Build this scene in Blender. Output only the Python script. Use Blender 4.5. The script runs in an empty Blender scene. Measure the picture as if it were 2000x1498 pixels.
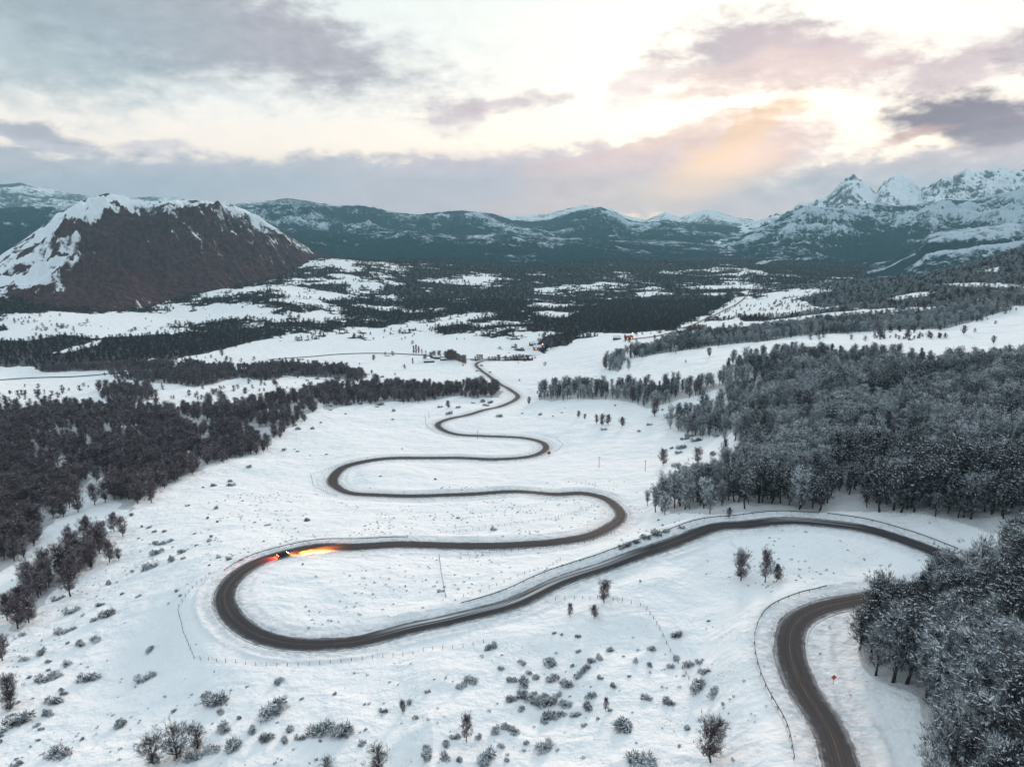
import bpy, math, random
import numpy as np
from mathutils import Vector

random.seed(7)
rng = np.random.default_rng(7)
R = math.radians
scene = bpy.context.scene
COL = scene.collection

# ------------------------------------------------------------------ camera
F, CX, CY = 1500.0, 1000.0, 749.0          # focal length and centre in photo pixels
PITCH = math.atan(349.0 / F)
CAMZ = 300.0
cam_d = bpy.data.cameras.new("camera")
cam = bpy.data.objects.new("camera", cam_d)
COL.objects.link(cam)
scene.camera = cam
cam_d.sensor_width = 36.0
cam_d.lens = 36.0 * F / 2000.0
cam_d.clip_start = 1.0
cam_d.clip_end = 60000.0
cam.location = (0, 0, CAMZ)
cam.rotation_euler = (math.pi / 2 - PITCH, 0, 0)
SP, CP = math.sin(PITCH), math.cos(PITCH)

def pixdir(px, py):
    """world direction (depth 1 along the optical axis) of a photo pixel"""
    xr = (np.asarray(px, float) - CX) / F
    yu = (CY - np.asarray(py, float)) / F
    return xr, CP + yu * SP, -SP + yu * CP

def project(x, y, z):
    dz = z - CAMZ
    dep = np.maximum(y * CP - dz * SP, 1e-3)
    up = y * SP + dz * CP
    return CX + F * x / dep, CY - F * up / dep, dep

# ------------------------------------------------------------------ light
EXPO = 0.5
SUN_AZ, SUN_EL = math.atan((1440 - CX) / F), R(9.0)
sun_d = bpy.data.lights.new("sun", 'SUN')
sun_d.energy = 2.2
sun_d.angle = R(10)
sun_d.color = (1.0, 0.75, 0.60)
sun = bpy.data.objects.new("sun", sun_d)
COL.objects.link(sun)
sd = Vector((math.sin(SUN_AZ) * math.cos(SUN_EL), math.cos(SUN_AZ) * math.cos(SUN_EL), math.sin(SUN_EL)))
sun.rotation_euler = sd.to_track_quat('Z', 'Y').to_euler()

world = bpy.data.worlds.new("World")
scene.world = world
world.use_nodes = True
W = world.node_tree
W.nodes.clear()

class NT:
    """small helper to write node graphs"""
    def __init__(s, tree):
        s.t = tree
    def node(s, typ, **kw):
        n = s.t.nodes.new(typ)
        for k, v in kw.items():
            setattr(n, k, v)
        return n
    def put(s, sock, v):
        if hasattr(v, 'is_linked') or isinstance(v, bpy.types.NodeSocket):
            s.t.links.new(v, sock)
        elif v is not None:
            if isinstance(v, (tuple, list)) and len(v) == 3 and sock.type == 'RGBA':
                v = (*v, 1)
            sock.default_value = v
    def m(s, op, a, b=None, c=None, clamp=False):
        n = s.node('ShaderNodeMath', operation=op)
        n.use_clamp = clamp
        s.put(n.inputs[0], a); s.put(n.inputs[1], b)
        if c is not None: s.put(n.inputs[2], c)
        return n.outputs[0]
    def mix(s, f, a, b, blend='MIX'):
        n = s.node('ShaderNodeMix', data_type='RGBA', blend_type=blend)
        s.put(n.inputs[0], f); s.put(n.inputs[6], a); s.put(n.inputs[7], b)
        return n.outputs[2]
    def rng(s, v, a, b, c=0.0, d=1.0, smooth=True):
        n = s.node('ShaderNodeMapRange')
        n.interpolation_type = 'SMOOTHSTEP' if smooth else 'LINEAR'
        s.put(n.inputs[0], v)
        for i, q in enumerate((a, b, c, d)): s.put(n.inputs[i + 1], q)
        return n.outputs[0]
    def noise(s, vec, scale, detail=4, rough=0.55, dist=0.0, out=0):
        n = s.node('ShaderNodeTexNoise')
        s.put(n.inputs['Vector'], vec)
        n.inputs['Scale'].default_value = scale
        n.inputs['Detail'].default_value = detail
        n.inputs['Roughness'].default_value = rough
        n.inputs['Distortion'].default_value = dist
        return n.outputs[out]
    def scalev(s, vec, sc, loc=(0, 0, 0)):
        n = s.node('ShaderNodeMapping')
        s.put(n.inputs[0], vec)
        n.inputs['Scale'].default_value = sc
        n.inputs['Location'].default_value = loc
        return n.outputs[0]

def lin(r, g, b):
    f = lambda c: (c / 255 / 12.92) if c / 255 <= .04045 else ((c / 255 + .055) / 1.055) ** 2.4
    return (f(r), f(g), f(b))

def build_world():
    w = NT(W)
    tc = w.node('ShaderNodeTexCoord').outputs['Generated']
    nrm = w.node('ShaderNodeVectorMath', operation='NORMALIZE')
    w.put(nrm.inputs[0], tc)
    sep = w.node('ShaderNodeSeparateXYZ'); w.put(sep.inputs[0], nrm.outputs[0])
    X, Y, Z = sep.outputs
    az = w.m('ARCTAN2', X, Y)
    el = w.m('ARCSINE', Z)
    comb = w.node('ShaderNodeCombineXYZ')
    w.put(comb.inputs[0], az); w.put(comb.inputs[1], el)
    ae = comb.outputs[0]
    # domain warp, stretched along the horizon as stratus is
    nv = w.noise(w.scalev(ae, (1, 2.0, 1)), 11.0, 5, 0.55, out=1)
    ns = w.node('ShaderNodeSeparateColor'); w.put(ns.inputs[0], nv)
    n1 = w.m('SUBTRACT', ns.outputs[0], 0.5)
    n2 = w.m('SUBTRACT', ns.outputs[1], 0.5)
    fine = w.noise(w.scalev(ae, (1, 2.2, 1), (3, 1, 0)), 26.0, 7, 0.62)
    azw = w.m('ADD', az, w.m('MULTIPLY', n1, 0.10))
    elw = w.m('ADD', el, w.m('MULTIPLY', n2, 0.050))
    # clear sky gradient by elevation, blended with the physical sky
    cr = w.node('ShaderNodeValToRGB')
    el01 = w.rng(el, R(-10), R(90), 0, 1, smooth=False)
    w.put(cr.inputs[0], el01)
    stops = [(-6, (150, 150, 160)), (0, (226, 208, 206)), (3.5, (254, 240, 228)), (8, (252, 246, 238)),
             (13, (236, 240, 235)), (18, (210, 230, 228)), (26, (204, 216, 218)), (50, (196, 206, 213)), (90, (193, 204, 212))]
    e = cr.color_ramp.elements
    while len(e) > 1: e.remove(e[0])
    e[0].position = (stops[0][0] + 10) / 100; e[0].color = (*lin(*stops[0][1]), 1)
    for p_, c_ in stops[1:]:
        q = e.new((p_ + 10) / 100); q.color = (*lin(*c_), 1)
    sky = w.node('ShaderNodeTexSky', sky_type='NISHITA')
    sky.sun_disc = False
    sky.sun_elevation = SUN_EL
    sky.sun_rotation = SUN_AZ
    sky.altitude = 400
    nish = w.mix(1.0, sky.outputs[0], (0.10, 0.10, 0.10), 'MULTIPLY')
    base = w.mix(0.12, cr.outputs[0], nish)
    # away from the sunset the sky is bluer and dimmer
    away = w.rng(w.m('ABSOLUTE', w.m('SUBTRACT', az, SUN_AZ)), 0.35, 2.2)
    base = w.mix(w.m('MULTIPLY', away, 0.5), base, lin(168, 186, 200))
    # bright glow round the hidden sun
    def blob(px, py, rx, ry, rot=0.0, soft=0.5, warp=1.0, tex=0.5):
        dx, dy, dz = pixdir(px, py)
        a0 = math.atan2(dx, dy); e0 = math.atan2(dz, math.hypot(dx, dy))
        A = w.m('SUBTRACT', azw if warp else az, a0)
        E = w.m('SUBTRACT', elw if warp else el, e0)
        c, s_ = math.cos(R(rot)), math.sin(R(rot))
        u = w.m('ADD', w.m('MULTIPLY', A, c * F / rx), w.m('MULTIPLY', E, s_ * F / rx))
        v = w.m('ADD', w.m('MULTIPLY', A, -s_ * F / ry), w.m('MULTIPLY', E, c * F / ry))
        d = w.m('SQRT', w.m('ADD', w.m('MULTIPLY', u, u), w.m('MULTIPLY', v, v)))
        if tex:
            d = w.m('ADD', d, w.m('MULTIPLY', w.m('SUBTRACT', fine, 0.5), tex * 2))
        return w.rng(d, 1.0 - soft * .55, 1.0 + soft * .5, 1.0, 0.0)
    glow = blob(1450, 310, 230, 120, 0, 1.6, 0, 0)
    col = w.mix(w.m('MULTIPLY', glow, 0.85), base, (1.15, 1.06, 0.90))
    clouds = [  # px, py, rx, ry, rot, colour, opacity, soft, tex
        (150, 40, 620, 110, -3, (190, 204, 208), .60, 1.2, .5),
        (330, 45, 400, 70, -9, (142, 142, 156), .85, 1.0, .7),
        (60, 60, 260, 100, 0, (136, 156, 168), .75, 1.0, .6),
        (600, 88, 110, 50, -16, (152, 150, 162), .75, 1.0, .8),
        (440, 180, 70, 16, -6, (206, 208, 210), .6, 1.0, .9),
        (1450, 95, 140, 52, 4, (176, 160, 168), .95, .9, .8),
        (1600, 112, 150, 42, -6, (196, 172, 176), .9, .9, .8),
        (1500, 140, 190, 30, 0, (226, 194, 184), .7, .9, .8),
        (1390, 182, 80, 12, 4, (228, 198, 184), .8, 1.0, .8),
        (1250, 164, 56, 26, 20, (226, 206, 202), .8, 1.0, .8),
        (1860, 138, 95, 34, 16, (196, 174, 178), .9, .9, .8),
        (1995, 96, 40, 24, 10, (170, 152, 160), .8, .9, .8),
        (1870, 222, 105, 32, 2, (116, 104, 122), .97, .8, .8),
        (1985, 246, 90, 42, 20, (132, 118, 134), .95, .8, .8),
        (1790, 256, 60, 12, 10, (196, 150, 142), .7, .9, .6),
        (900, 222, 50, 32, 14, (186, 172, 180), .75, 1.1, .9),
        (980, 206, 105, 18, 10, (190, 172, 178), .8, 1.0, .9),
        (40, 262, 90, 16, -4, (146, 148, 164), .9, .9, .8),
        (110, 284, 60, 9, -6, (182, 178, 188), .8, 1.0, .8),
        (285, 287, 52, 10, 0, (188, 182, 190), .8, 1.0, .8),
        (-300, 372, 900, 74, -2, (140, 158, 170), 1.0, .30, .30),
        (450, 380, 900, 66, 0, (168, 168, 178), .96, .34, .40),
        (1000, 376, 560, 76, 5, (192, 176, 184), .92, .5, .45),
        (1290, 330, 300, 62, 11, (222, 186, 180), .9, .6, .6),
        (1340, 262, 110, 16, 12, (236, 200, 178), .8, .9, .9),
        (1440, 274, 110, 26, 30, (240, 194, 150), .92, .8, .8),
        (1330, 372, 240, 30, 8, (240, 204, 184), .7, 1.0, .5),
        (1400, 402, 420, 22, 0, (220, 190, 180), .8, .9, .4),
        (1760, 372, 400, 54, 7, (212, 188, 186), .96, .5, .45),
        (2500, 350, 600, 72, 0, (190, 178, 182), .95, .4, .45),
    ]
    for px, py, rx, ry, rot, c, op, soft, tex in clouds:
        k = blob(px, py, rx, ry, rot, soft, 1, tex)
        shade = w.m('ADD', 0.82, w.m('MULTIPLY', fine, 0.54))
        g_ = sum(c) / 3; c = tuple(q * .72 + g_ * .20 + 255 * .08 for q in c)
        cc = w.mix(1.0, lin(*c), shade, 'MULTIPLY')
        col = w.mix(w.m('MULTIPLY', k, op), col, cc)
    hot = blob(1400, 335, 110, 34, 18, 1.5, 0, 0.35)
    col = w.mix(w.m('MULTIPLY', hot, 0.75), col, (1.22, 0.82, 0.54))
    hi = w.rng(el, R(20), R(42), 2 ** -EXPO * 1.24, 1.12)
    col = w.mix(1.0, col, hi, 'MULTIPLY')
    col = w.mix(1.0, col, w.mix(w.rng(el, R(0), R(9)), (1.05, 1.02, 1.04), (1, 1, 1)), 'MULTIPLY')
    bg = w.node('ShaderNodeBackground')
    w.put(bg.inputs[0], col); bg.inputs[1].default_value = 1.0
    out = w.node('ShaderNodeOutputWorld')
    w.t.links.new(bg.outputs[0], out.inputs[0])
build_world()
world.cycles.sampling_method = 'MANUAL'
world.cycles.sample_map_resolution = 512

scene.view_settings.view_transform = 'Standard'
scene.view_settings.look = 'None'
scene.view_settings.exposure = EXPO
scene.view_settings.gamma = 1.0
scene.render.engine = 'CYCLES'
cy = scene.cycles
cy.use_denoising = True
cy.sample_clamp_indirect = 4
cy.max_bounces = 4
cy.diffuse_bounces = 3
cy.glossy_bounces = 2
cy.transmission_bounces = 2
cy.volume_bounces = 0
cy.caustics_reflective = False
cy.caustics_refractive = False

# ------------------------------------------------------------------ numeric noise
PERM = np.random.default_rng(11).permutation(4096)
VALS = np.random.default_rng(12).random(4096)
def vnoise(x, y, seed=0):
    xi = np.floor(x).astype(np.int64); yi = np.floor(y).astype(np.int64)
    fx = x - xi; fy = y - yi
    fx = fx * fx * fx * (fx * (fx * 6 - 15) + 10); fy = fy * fy * fy * (fy * (fy * 6 - 15) + 10)
    def h(a, b):
        return VALS[(PERM[(a + seed * 131) & 4095] + b * 57 + PERM[(b + seed * 17) & 4095]) & 4095]
    return (h(xi, yi) * (1 - fx) + h(xi + 1, yi) * fx) * (1 - fy) + (h(xi, yi + 1) * (1 - fx) + h(xi + 1, yi + 1) * fx) * fy
def fbm(x, y, size, octv=4, seed=0, gain=0.5):
    s = 0; a = 1; t = 0
    c, sn = math.cos(.6), math.sin(.6)
    x = x / size; y = y / size
    for i in range(octv):
        s = s + a * (vnoise(x, y, seed + i) * 2 - 1); t += a; a *= gain
        x, y = (x * c - y * sn) * 2.03 + 13.7, (x * sn + y * c) * 2.03 - 7.1
    return s / t
def ridged(x, y, size, octv=4, seed=0, gain=0.5):
    s = 0; a = 1; t = 0
    x = x / size; y = y / size
    c, sn = math.cos(.6), math.sin(.6)
    for i in range(octv):
        s = s + a * (1 - np.abs(vnoise(x, y, seed + i) * 2 - 1) * 1.6); t += a; a *= gain
        x, y = (x * c - y * sn) * 2.03 + 13.7, (x * sn + y * c) * 2.03 - 7.1
    return s / t
def sstep(a, b, x):
    t = np.clip((x - a) / (b - a), 0, 1)
    return t * t * (3 - 2 * t)
def inpoly(px, py, poly):
    res = np.zeros(px.shape, bool)
    xs = [p[0] for p in poly]; ys = [p[1] for p in poly]
    bb = (px >= min(xs)) & (px <= max(xs)) & (py >= min(ys)) & (py <= max(ys))
    x = px[bb]; y = py[bb]; ins = np.zeros(x.shape, bool)
    for i in range(len(poly)):
        x1, y1 = poly[i]; x2, y2 = poly[i - 1]
        if y1 == y2: continue
        ins ^= ((y1 > y) != (y2 > y)) & (x < (x2 - x1) * (y - y1) / (y2 - y1) + x1)
    res[bb] = ins
    return res

# ------------------------------------------------------------------ base relief from surveyed points
CTRL = [  # photo x, photo y, depth in metres
    (0,1498,200),(500,1498,185),(1000,1498,175),(1400,1498,163),(1640,1498,150),(1850,1498,142),(2000,1498,137),
    (1560,1300,192),(1541,1250,205),(1570,1195,220),(1660,1172,232),(1850,1130,248),(1830,1085,265),(1650,1020,293),(1500,1012,300),
    (430,1180,272),(600,1262,246),(800,1235,252),(1000,1172,262),(1250,1080,285),(1100,1300,222),(1300,1250,226),(1400,1350,196),(1400,1130,262),(1700,1090,266),
    (550,1082,326),(700,1064,338),(900,1066,352),(1190,1028,386),(1215,1010,402),(1100,962,452),(900,964,474),(650,945,523),(700,902,576),
    (1000,897,607),(1067,872,652),(1030,855,687),(900,850,708),(855,830,760),(930,805,822),(1005,780,925),(995,760,1000),(938,722,1210),(930,712,1300),
    (960,700,1395),(1040,694,1450),(850,700,1420),
    (0,720,1300),(300,750,1056),(0,780,950),(0,850,735),(300,850,700),(580,790,849),(500,860,686),(0,1000,487),(0,1100,396),(40,1200,312),(200,1100,363),
    (0,1300,257),(300,1300,245),(200,950,532),(400,1000,441),(400,920,554),(550,1020,410),(150,1200,300),(300,1200,285),
    (800,1010,412),(1300,900,554),(1200,830,698),(1400,840,625),(1100,760,920),(1250,790,770),(750,830,770),
    (1450,1000,308),(1300,1000,357),(1800,1010,292),(2000,1020,262),(1500,800,577),(1700,800,519),(2000,800,442),(1450,720,794),(1700,690,796),(2000,700,692),
    (1500,675,979),(1750,660,977),(2000,640,962),(1300,700,1000),(1600,640,1219),(1200,720,1034),(1150,675,1340),(1100,720,1130),
    (1400,620,1889),(1500,590,2188),(1600,600,1770),(1800,620,1294),(2000,600,1155),(2000,540,1430),(1800,570,1630),(2000,490,1880),(1600,560,2308),(1700,550,2156),
    (1300,560,2807),(1450,510,4195),(1000,540,3241),(700,600,2232),(650,510,3217),(800,570,2536),(900,620,2029),(400,640,1796),(300,600,2078),(0,650,1600),
    (0,600,1850),(300,680,1512),(600,680,1550),(500,580,2180),(1000,640,1800),(1200,600,2250),
]
HID = [  # photo x, depth, drop below the camera
    (-700,300,160),(-700,600,215),(-700,1000,240),(-700,2000,240),(-700,3000,230),(2700,220,78),(2700,500,88),(2700,1000,118),(2700,2000,90),(2700,3200,150),
    (0,70,120),(1000,70,106),(2000,70,84),(1500,100,100),(-700,120,125),(2700,100,70),(2300,160,88),
    (2000,2500,200),(1700,3000,290),(2000,3300,290),(1300,3600,298),(0,3000,260),(300,4200,296),(700,4500,298),
    (-700,6000,300),(0,6000,300),(1000,6000,300),(2000,6000,300),(2700,6000,300),
    (-700,23000,302),(0,23000,302),(1000,23000,302),(2000,23000,302),(2700,23000,302),
]
def build_rbf():
    P = []
    for px, py, D in CTRL:
        a, b, c = pixdir(px, py); P.append((a * D, b * D, CAMZ + c * D))
    for px, D, drop in HID:
        P.append(((px - CX) / F * D, D * 0.97, CAMZ - drop))
    P = np.array(P)
    U = np.stack([P[:, 0] / P[:, 1] * 2.2, np.log(P[:, 1])], 1)
    d = np.sqrt(((U[:, None] - U[None]) ** 2).sum(2) + 0.0036)
    n = len(P)
    A = np.zeros((n + 3, n + 3)); A[:n, :n] = d + np.eye(n) * 0.004
    A[:n, n] = 1; A[:n, n + 1:] = U; A[n, :n] = 1; A[n + 1:, :n] = U.T
    w = np.linalg.solve(A, np.concatenate([P[:, 2], [0, 0, 0]]))
    return U, w
RU, RW = build_rbf()
def base_height(x, y):
    shp = x.shape
    u = (x / y * 2.2).ravel(); v = np.log(y).ravel()
    out = np.empty(u.shape)
    for i in range(0, len(u), 60000):
        uu = u[i:i + 60000, None]; vv = v[i:i + 60000, None]
        d = np.sqrt((uu - RU[:, 0]) ** 2 + (vv - RU[:, 1]) ** 2 + 0.0036)
        out[i:i + 60000] = d @ RW[:len(RU)] + RW[-3] + RW[-2] * uu[:, 0] + RW[-1] * vv[:, 0]
    return out.reshape(shp)

# ------------------------------------------------------------------ ground grid (fan of cells, finer near by)
NA = 1250
AZ = np.tan(np.linspace(R(-42), R(42), NA))          # x / y
NR1, NR2 = 1300, 130
LR = np.concatenate([np.linspace(math.log(70), math.log(5500), NR1), np.linspace(math.log(5500), math.log(14800), NR2 + 1)[1:]])
YR = np.exp(LR)
NR = len(LR)
# coarse evaluation then bilinear refinement keeps this quick
ca = np.linspace(0, NA - 1, 330); crd = np.linspace(0, NR - 1, 420)
def bil(g, i, j):
    i0 = np.clip(np.floor(i).astype(int), 0, g.shape[0] - 2); j0 = np.clip(np.floor(j).astype(int), 0, g.shape[1] - 2)
    fi = i - i0; fj = j - j0
    return (g[i0, j0] * (1 - fj) + g[i0, j0 + 1] * fj) * (1 - fi) + (g[i0 + 1, j0] * (1 - fj) + g[i0 + 1, j0 + 1] * fj) * fi
cA = np.interp(ca, np.arange(NA), AZ); cY = np.exp(np.interp(crd, np.arange(NR), LR))
CB = base_height(cA[None, :] * cY[:, None], np.repeat(cY[:, None], len(cA), 1))
II, JJ = np.meshgrid(np.arange(NR) * (len(crd) - 1) / (NR - 1), np.arange(NA) * (len(ca) - 1) / (NA - 1), indexing='ij')
GZ = bil(CB, II, JJ)
GY = np.repeat(YR[:, None], NA, 1)
GX = AZ[None, :] * GY
near = 1 - sstep(900, 1800, GY)
far = sstep(1300, 2600, GY) * (1 - sstep(9000, 14000, GY))
GZ += near * (fbm(GX, GY, 46, 3, 3) * 2.1 + fbm(GX, GY, 13, 3, 9) * .38 + fbm(GX, GY, 3.2, 2, 21) * .10 + ridged(GX * .5, GY, 7.5, 2, 25) * .32 * sstep(-.1, .4, fbm(GX, GY, 55, 2, 27)))
gp0, gp1, _ = project(GX, GY, GZ)
hummock = sstep(1120, 1260, gp1) * (1 - sstep(1500, 1560, gp1)) * sstep(650, 800, gp0) * (1 - sstep(1430, 1500, gp0))
GZ += hummock * (ridged(GX, GY, 38, 2, 5) * 3.0 - 1.4)
GZ += far * (fbm(GX, GY, 420, 3, 31) * 9 + fbm(GX, GY, 95, 3, 33) * 3.2)
del gp0, gp1, hummock

def grid_ij(x, y):
    i = np.interp(np.log(np.maximum(y, 71)), LR, np.arange(NR))
    j = np.interp(x / np.maximum(y, 1), AZ, np.arange(NA))
    return i, j
def ground_z(x, y):
    i, j = grid_ij(np.atleast_1d(np.asarray(x, float)), np.atleast_1d(np.asarray(y, float)))
    return bil(GZ, i, j)
TT = np.exp(np.linspace(math.log(90), math.log(15000), 2600))
def hit(px, py):
    """first point of the ground seen at a photo pixel"""
    a, b, c = pixdir(px, py)
    x = TT * a; y = TT * b; z = CAMZ + TT * c
    g = ground_z(x, y)
    below = np.nonzero(z < g)[0]
    if len(below) == 0: return None
    k = below[0]
    if k == 0: return (x[0], y[0], g[0])
    d0 = z[k - 1] - g[k - 1]; d1 = z[k] - g[k]
    t = TT[k - 1] + (TT[k] - TT[k - 1]) * d0 / (d0 - d1)
    X, Y = t * a, t * b
    return (float(X), float(Y), float(ground_z(X, Y)[0]))

# ------------------------------------------------------------------ road line
ROAD = [(1690,1640),(1666,1560),(1642,1498),(1629,1450),(1605,1400),(1571,1350),(1549,1300),(1541,1255),(1552,1218),(1578,1196),(1612,1182),(1660,1174),(1720,1168),(1790,1160),
    (1850,1145),(1880,1122),(1868,1100),(1825,1080),(1770,1057),(1700,1036),(1620,1022),(1540,1017),(1460,1020),(1390,1034),(1300,1064),(1200,1099),(1100,1137),
    (1000,1172),(900,1205),(800,1234),(700,1252),(620,1260),(560,1256),(505,1240),(465,1215),(442,1185),(440,1155),(460,1125),(500,1100),(550,1083),(620,1071),
    (700,1064),(800,1064),(900,1067),(1000,1064),(1080,1057),(1150,1046),(1198,1025),(1213,1008),(1206,992),(1182,975),(1140,965),(1080,961),(1000,962),(900,966),
    (800,968),(720,966),(680,962),(655,950),(650,935),(668,916),(710,901),(780,894),(880,894),(970,897),(1030,892),(1060,882),(1066,871),(1050,861),(1010,854),
    (940,851),(890,848),(862,838),(856,828),(880,817),(930,805),(980,793),(1005,782),(1011,772),(995,760),(965,742),(938,722),(930,712),(945,704),(990,698),(1040,694)]
ROAD2 = [(905,705),(880,699),(830,694),(780,691),(720,690),(660,692),(600,697),(520,703)]
ROAD3 = [(-60,745),(0,742),(60,738),(150,735),(230,728),(300,722)]
ROAD4 = [(1225,664),(1290,655),(1340,640),(1385,620),(1420,603),(1445,590),(1456,580)]
def catmull(P, step):
    P = np.array(P); out = []
    Q = np.vstack([2 * P[0] - P[1], P, 2 * P[-1] - P[-2]])
    for i in range(1, len(Q) - 2):
        p0, p1, p2, p3 = Q[i - 1], Q[i], Q[i + 1], Q[i + 2]
        n = max(2, int(np.linalg.norm(p2 - p1) / step * 2))
        t = np.linspace(0, 1, n, endpoint=False)[:, None]
        out.append(.5 * ((2 * p1) + (-p0 + p2) * t + (2 * p0 - 5 * p1 + 4 * p2 - p3) * t ** 2 + (-p0 + 3 * p1 - 3 * p2 + p3) * t ** 3))
    out = np.vstack(out + [Q[-2:-1]])
    s = np.concatenate([[0], np.cumsum(np.linalg.norm(np.diff(out, axis=0), axis=1))])
    m = np.arange(0, s[-1], step)
    return np.stack([np.interp(m, s, out[:, k]) for k in range(out.shape[1])], 1)
def smooth(v, n):
    if n < 2: return v
    k = np.hanning(n + 2)[1:-1]; k /= k.sum()
    pad = n // 2
    return np.convolve(np.concatenate([np.full(pad, v[0]) + (v[0] - v[pad:0:-1]), v, np.full(pad, v[-1]) + (v[-1] - v[-2:-pad - 2:-1])]), k, 'same')[pad:pad + len(v)]
def road_line(pts, step, sm_xy, sm_z):
    P = [hit(*p) for p in pts]; P = [p for p in P if p]
    L = catmull([(p[0], p[1]) for p in P], step)
    L[:, 0] = smooth(L[:, 0], sm_xy); L[:, 1] = smooth(L[:, 1], sm_xy)
    z = smooth(ground_z(L[:, 0], L[:, 1]), sm_z)
    return np.column_stack([L, z])
RL = road_line(ROAD, 1.5, 9, 41)
RL2 = road_line(ROAD2, 6, 7, 9)
RL3 = road_line(ROAD3, 6, 7, 9)
RL4 = road_line(ROAD4, 8, 7, 9)

# distance from the road for every ground cell, then carve the bench
RD = np.full(GZ.shape, 1e3, np.float32); RZ = np.zeros(GZ.shape, np.float32); RS = np.zeros(GZ.shape, np.float32); RK = np.zeros(GZ.shape, np.int32)
def carve_dist(L, reach, tag):
    T = np.gradient(L[:, :2], axis=0); T /= np.linalg.norm(T, axis=1)[:, None] + 1e-9
    fi, fj = grid_ij(L[:, 0], L[:, 1])
    for k in range(len(L)):
        x, y, z = L[k]; sl_z = (L[min(k + 1, len(L) - 1), 2] - L[max(k - 1, 0), 2]) / (np.linalg.norm(L[min(k + 1, len(L) - 1), :2] - L[max(k - 1, 0), :2]) + 1e-6)
        i0, i1 = np.searchsorted(YR, [y - reach, y + reach]); 
        a0 = (x - reach) / y; a1 = (x + reach) / y
        j0, j1 = np.searchsorted(AZ, [a0 * (1 - .12 * (a0 < 0)) - .01 if a0 > 0 else a0 * 1.1 - .01, a1 * 1.1 + .01 if a1 > 0 else a1 + .01])
        if i1 <= i0 or j1 <= j0: continue
        sl = (slice(i0, i1), slice(j0, j1))
        dx = GX[sl] - x; dy = GY[sl] - y
        d = np.sqrt(dx * dx + dy * dy)
        m = d < RD[sl]
        RD[sl] = np.where(m, d, RD[sl]); tp_ = np.clip(dx * T[k, 0] + dy * T[k, 1], -3, 3); RZ[sl] = np.where(m, z + sl_z * tp_, RZ[sl])
        RS[sl] = np.where(m, np.sign(dx * T[k, 1] - dy * T[k, 0]), RS[sl])
        RK[sl] = np.where(m, tag, RK[sl])
carve_dist(RL, 30, 1)
carve_dist(RL2, 30, 2); carve_dist(RL3, 30, 3); carve_dist(RL4, 40, 4)
HALF = 4.3
dep_ = .14 + np.maximum(0, GY - 400) * .0005
w_ = 1 - sstep(8.0, 24.0, RD)
prof = np.where(RD < HALF + .5, -dep_, .10 * np.exp(-((RD - 6.0) / 1.0) ** 2) + .03)
main = (RK == 1) | (RK == 0)
GZ0 = GZ.copy()
GZ = np.where(RD < 24, GZ * (1 - w_) + (RZ + np.where(main, prof, -.2)) * w_, GZ)
# ploughed ridge of snow beyond the shoulder
GZ += np.where(main & (RD < 30), .55 * np.exp(-((RD - 9.6) / 1.1) ** 2) * (.5 + fbm(GX, GY, 9, 2, 44)), 0)

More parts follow.
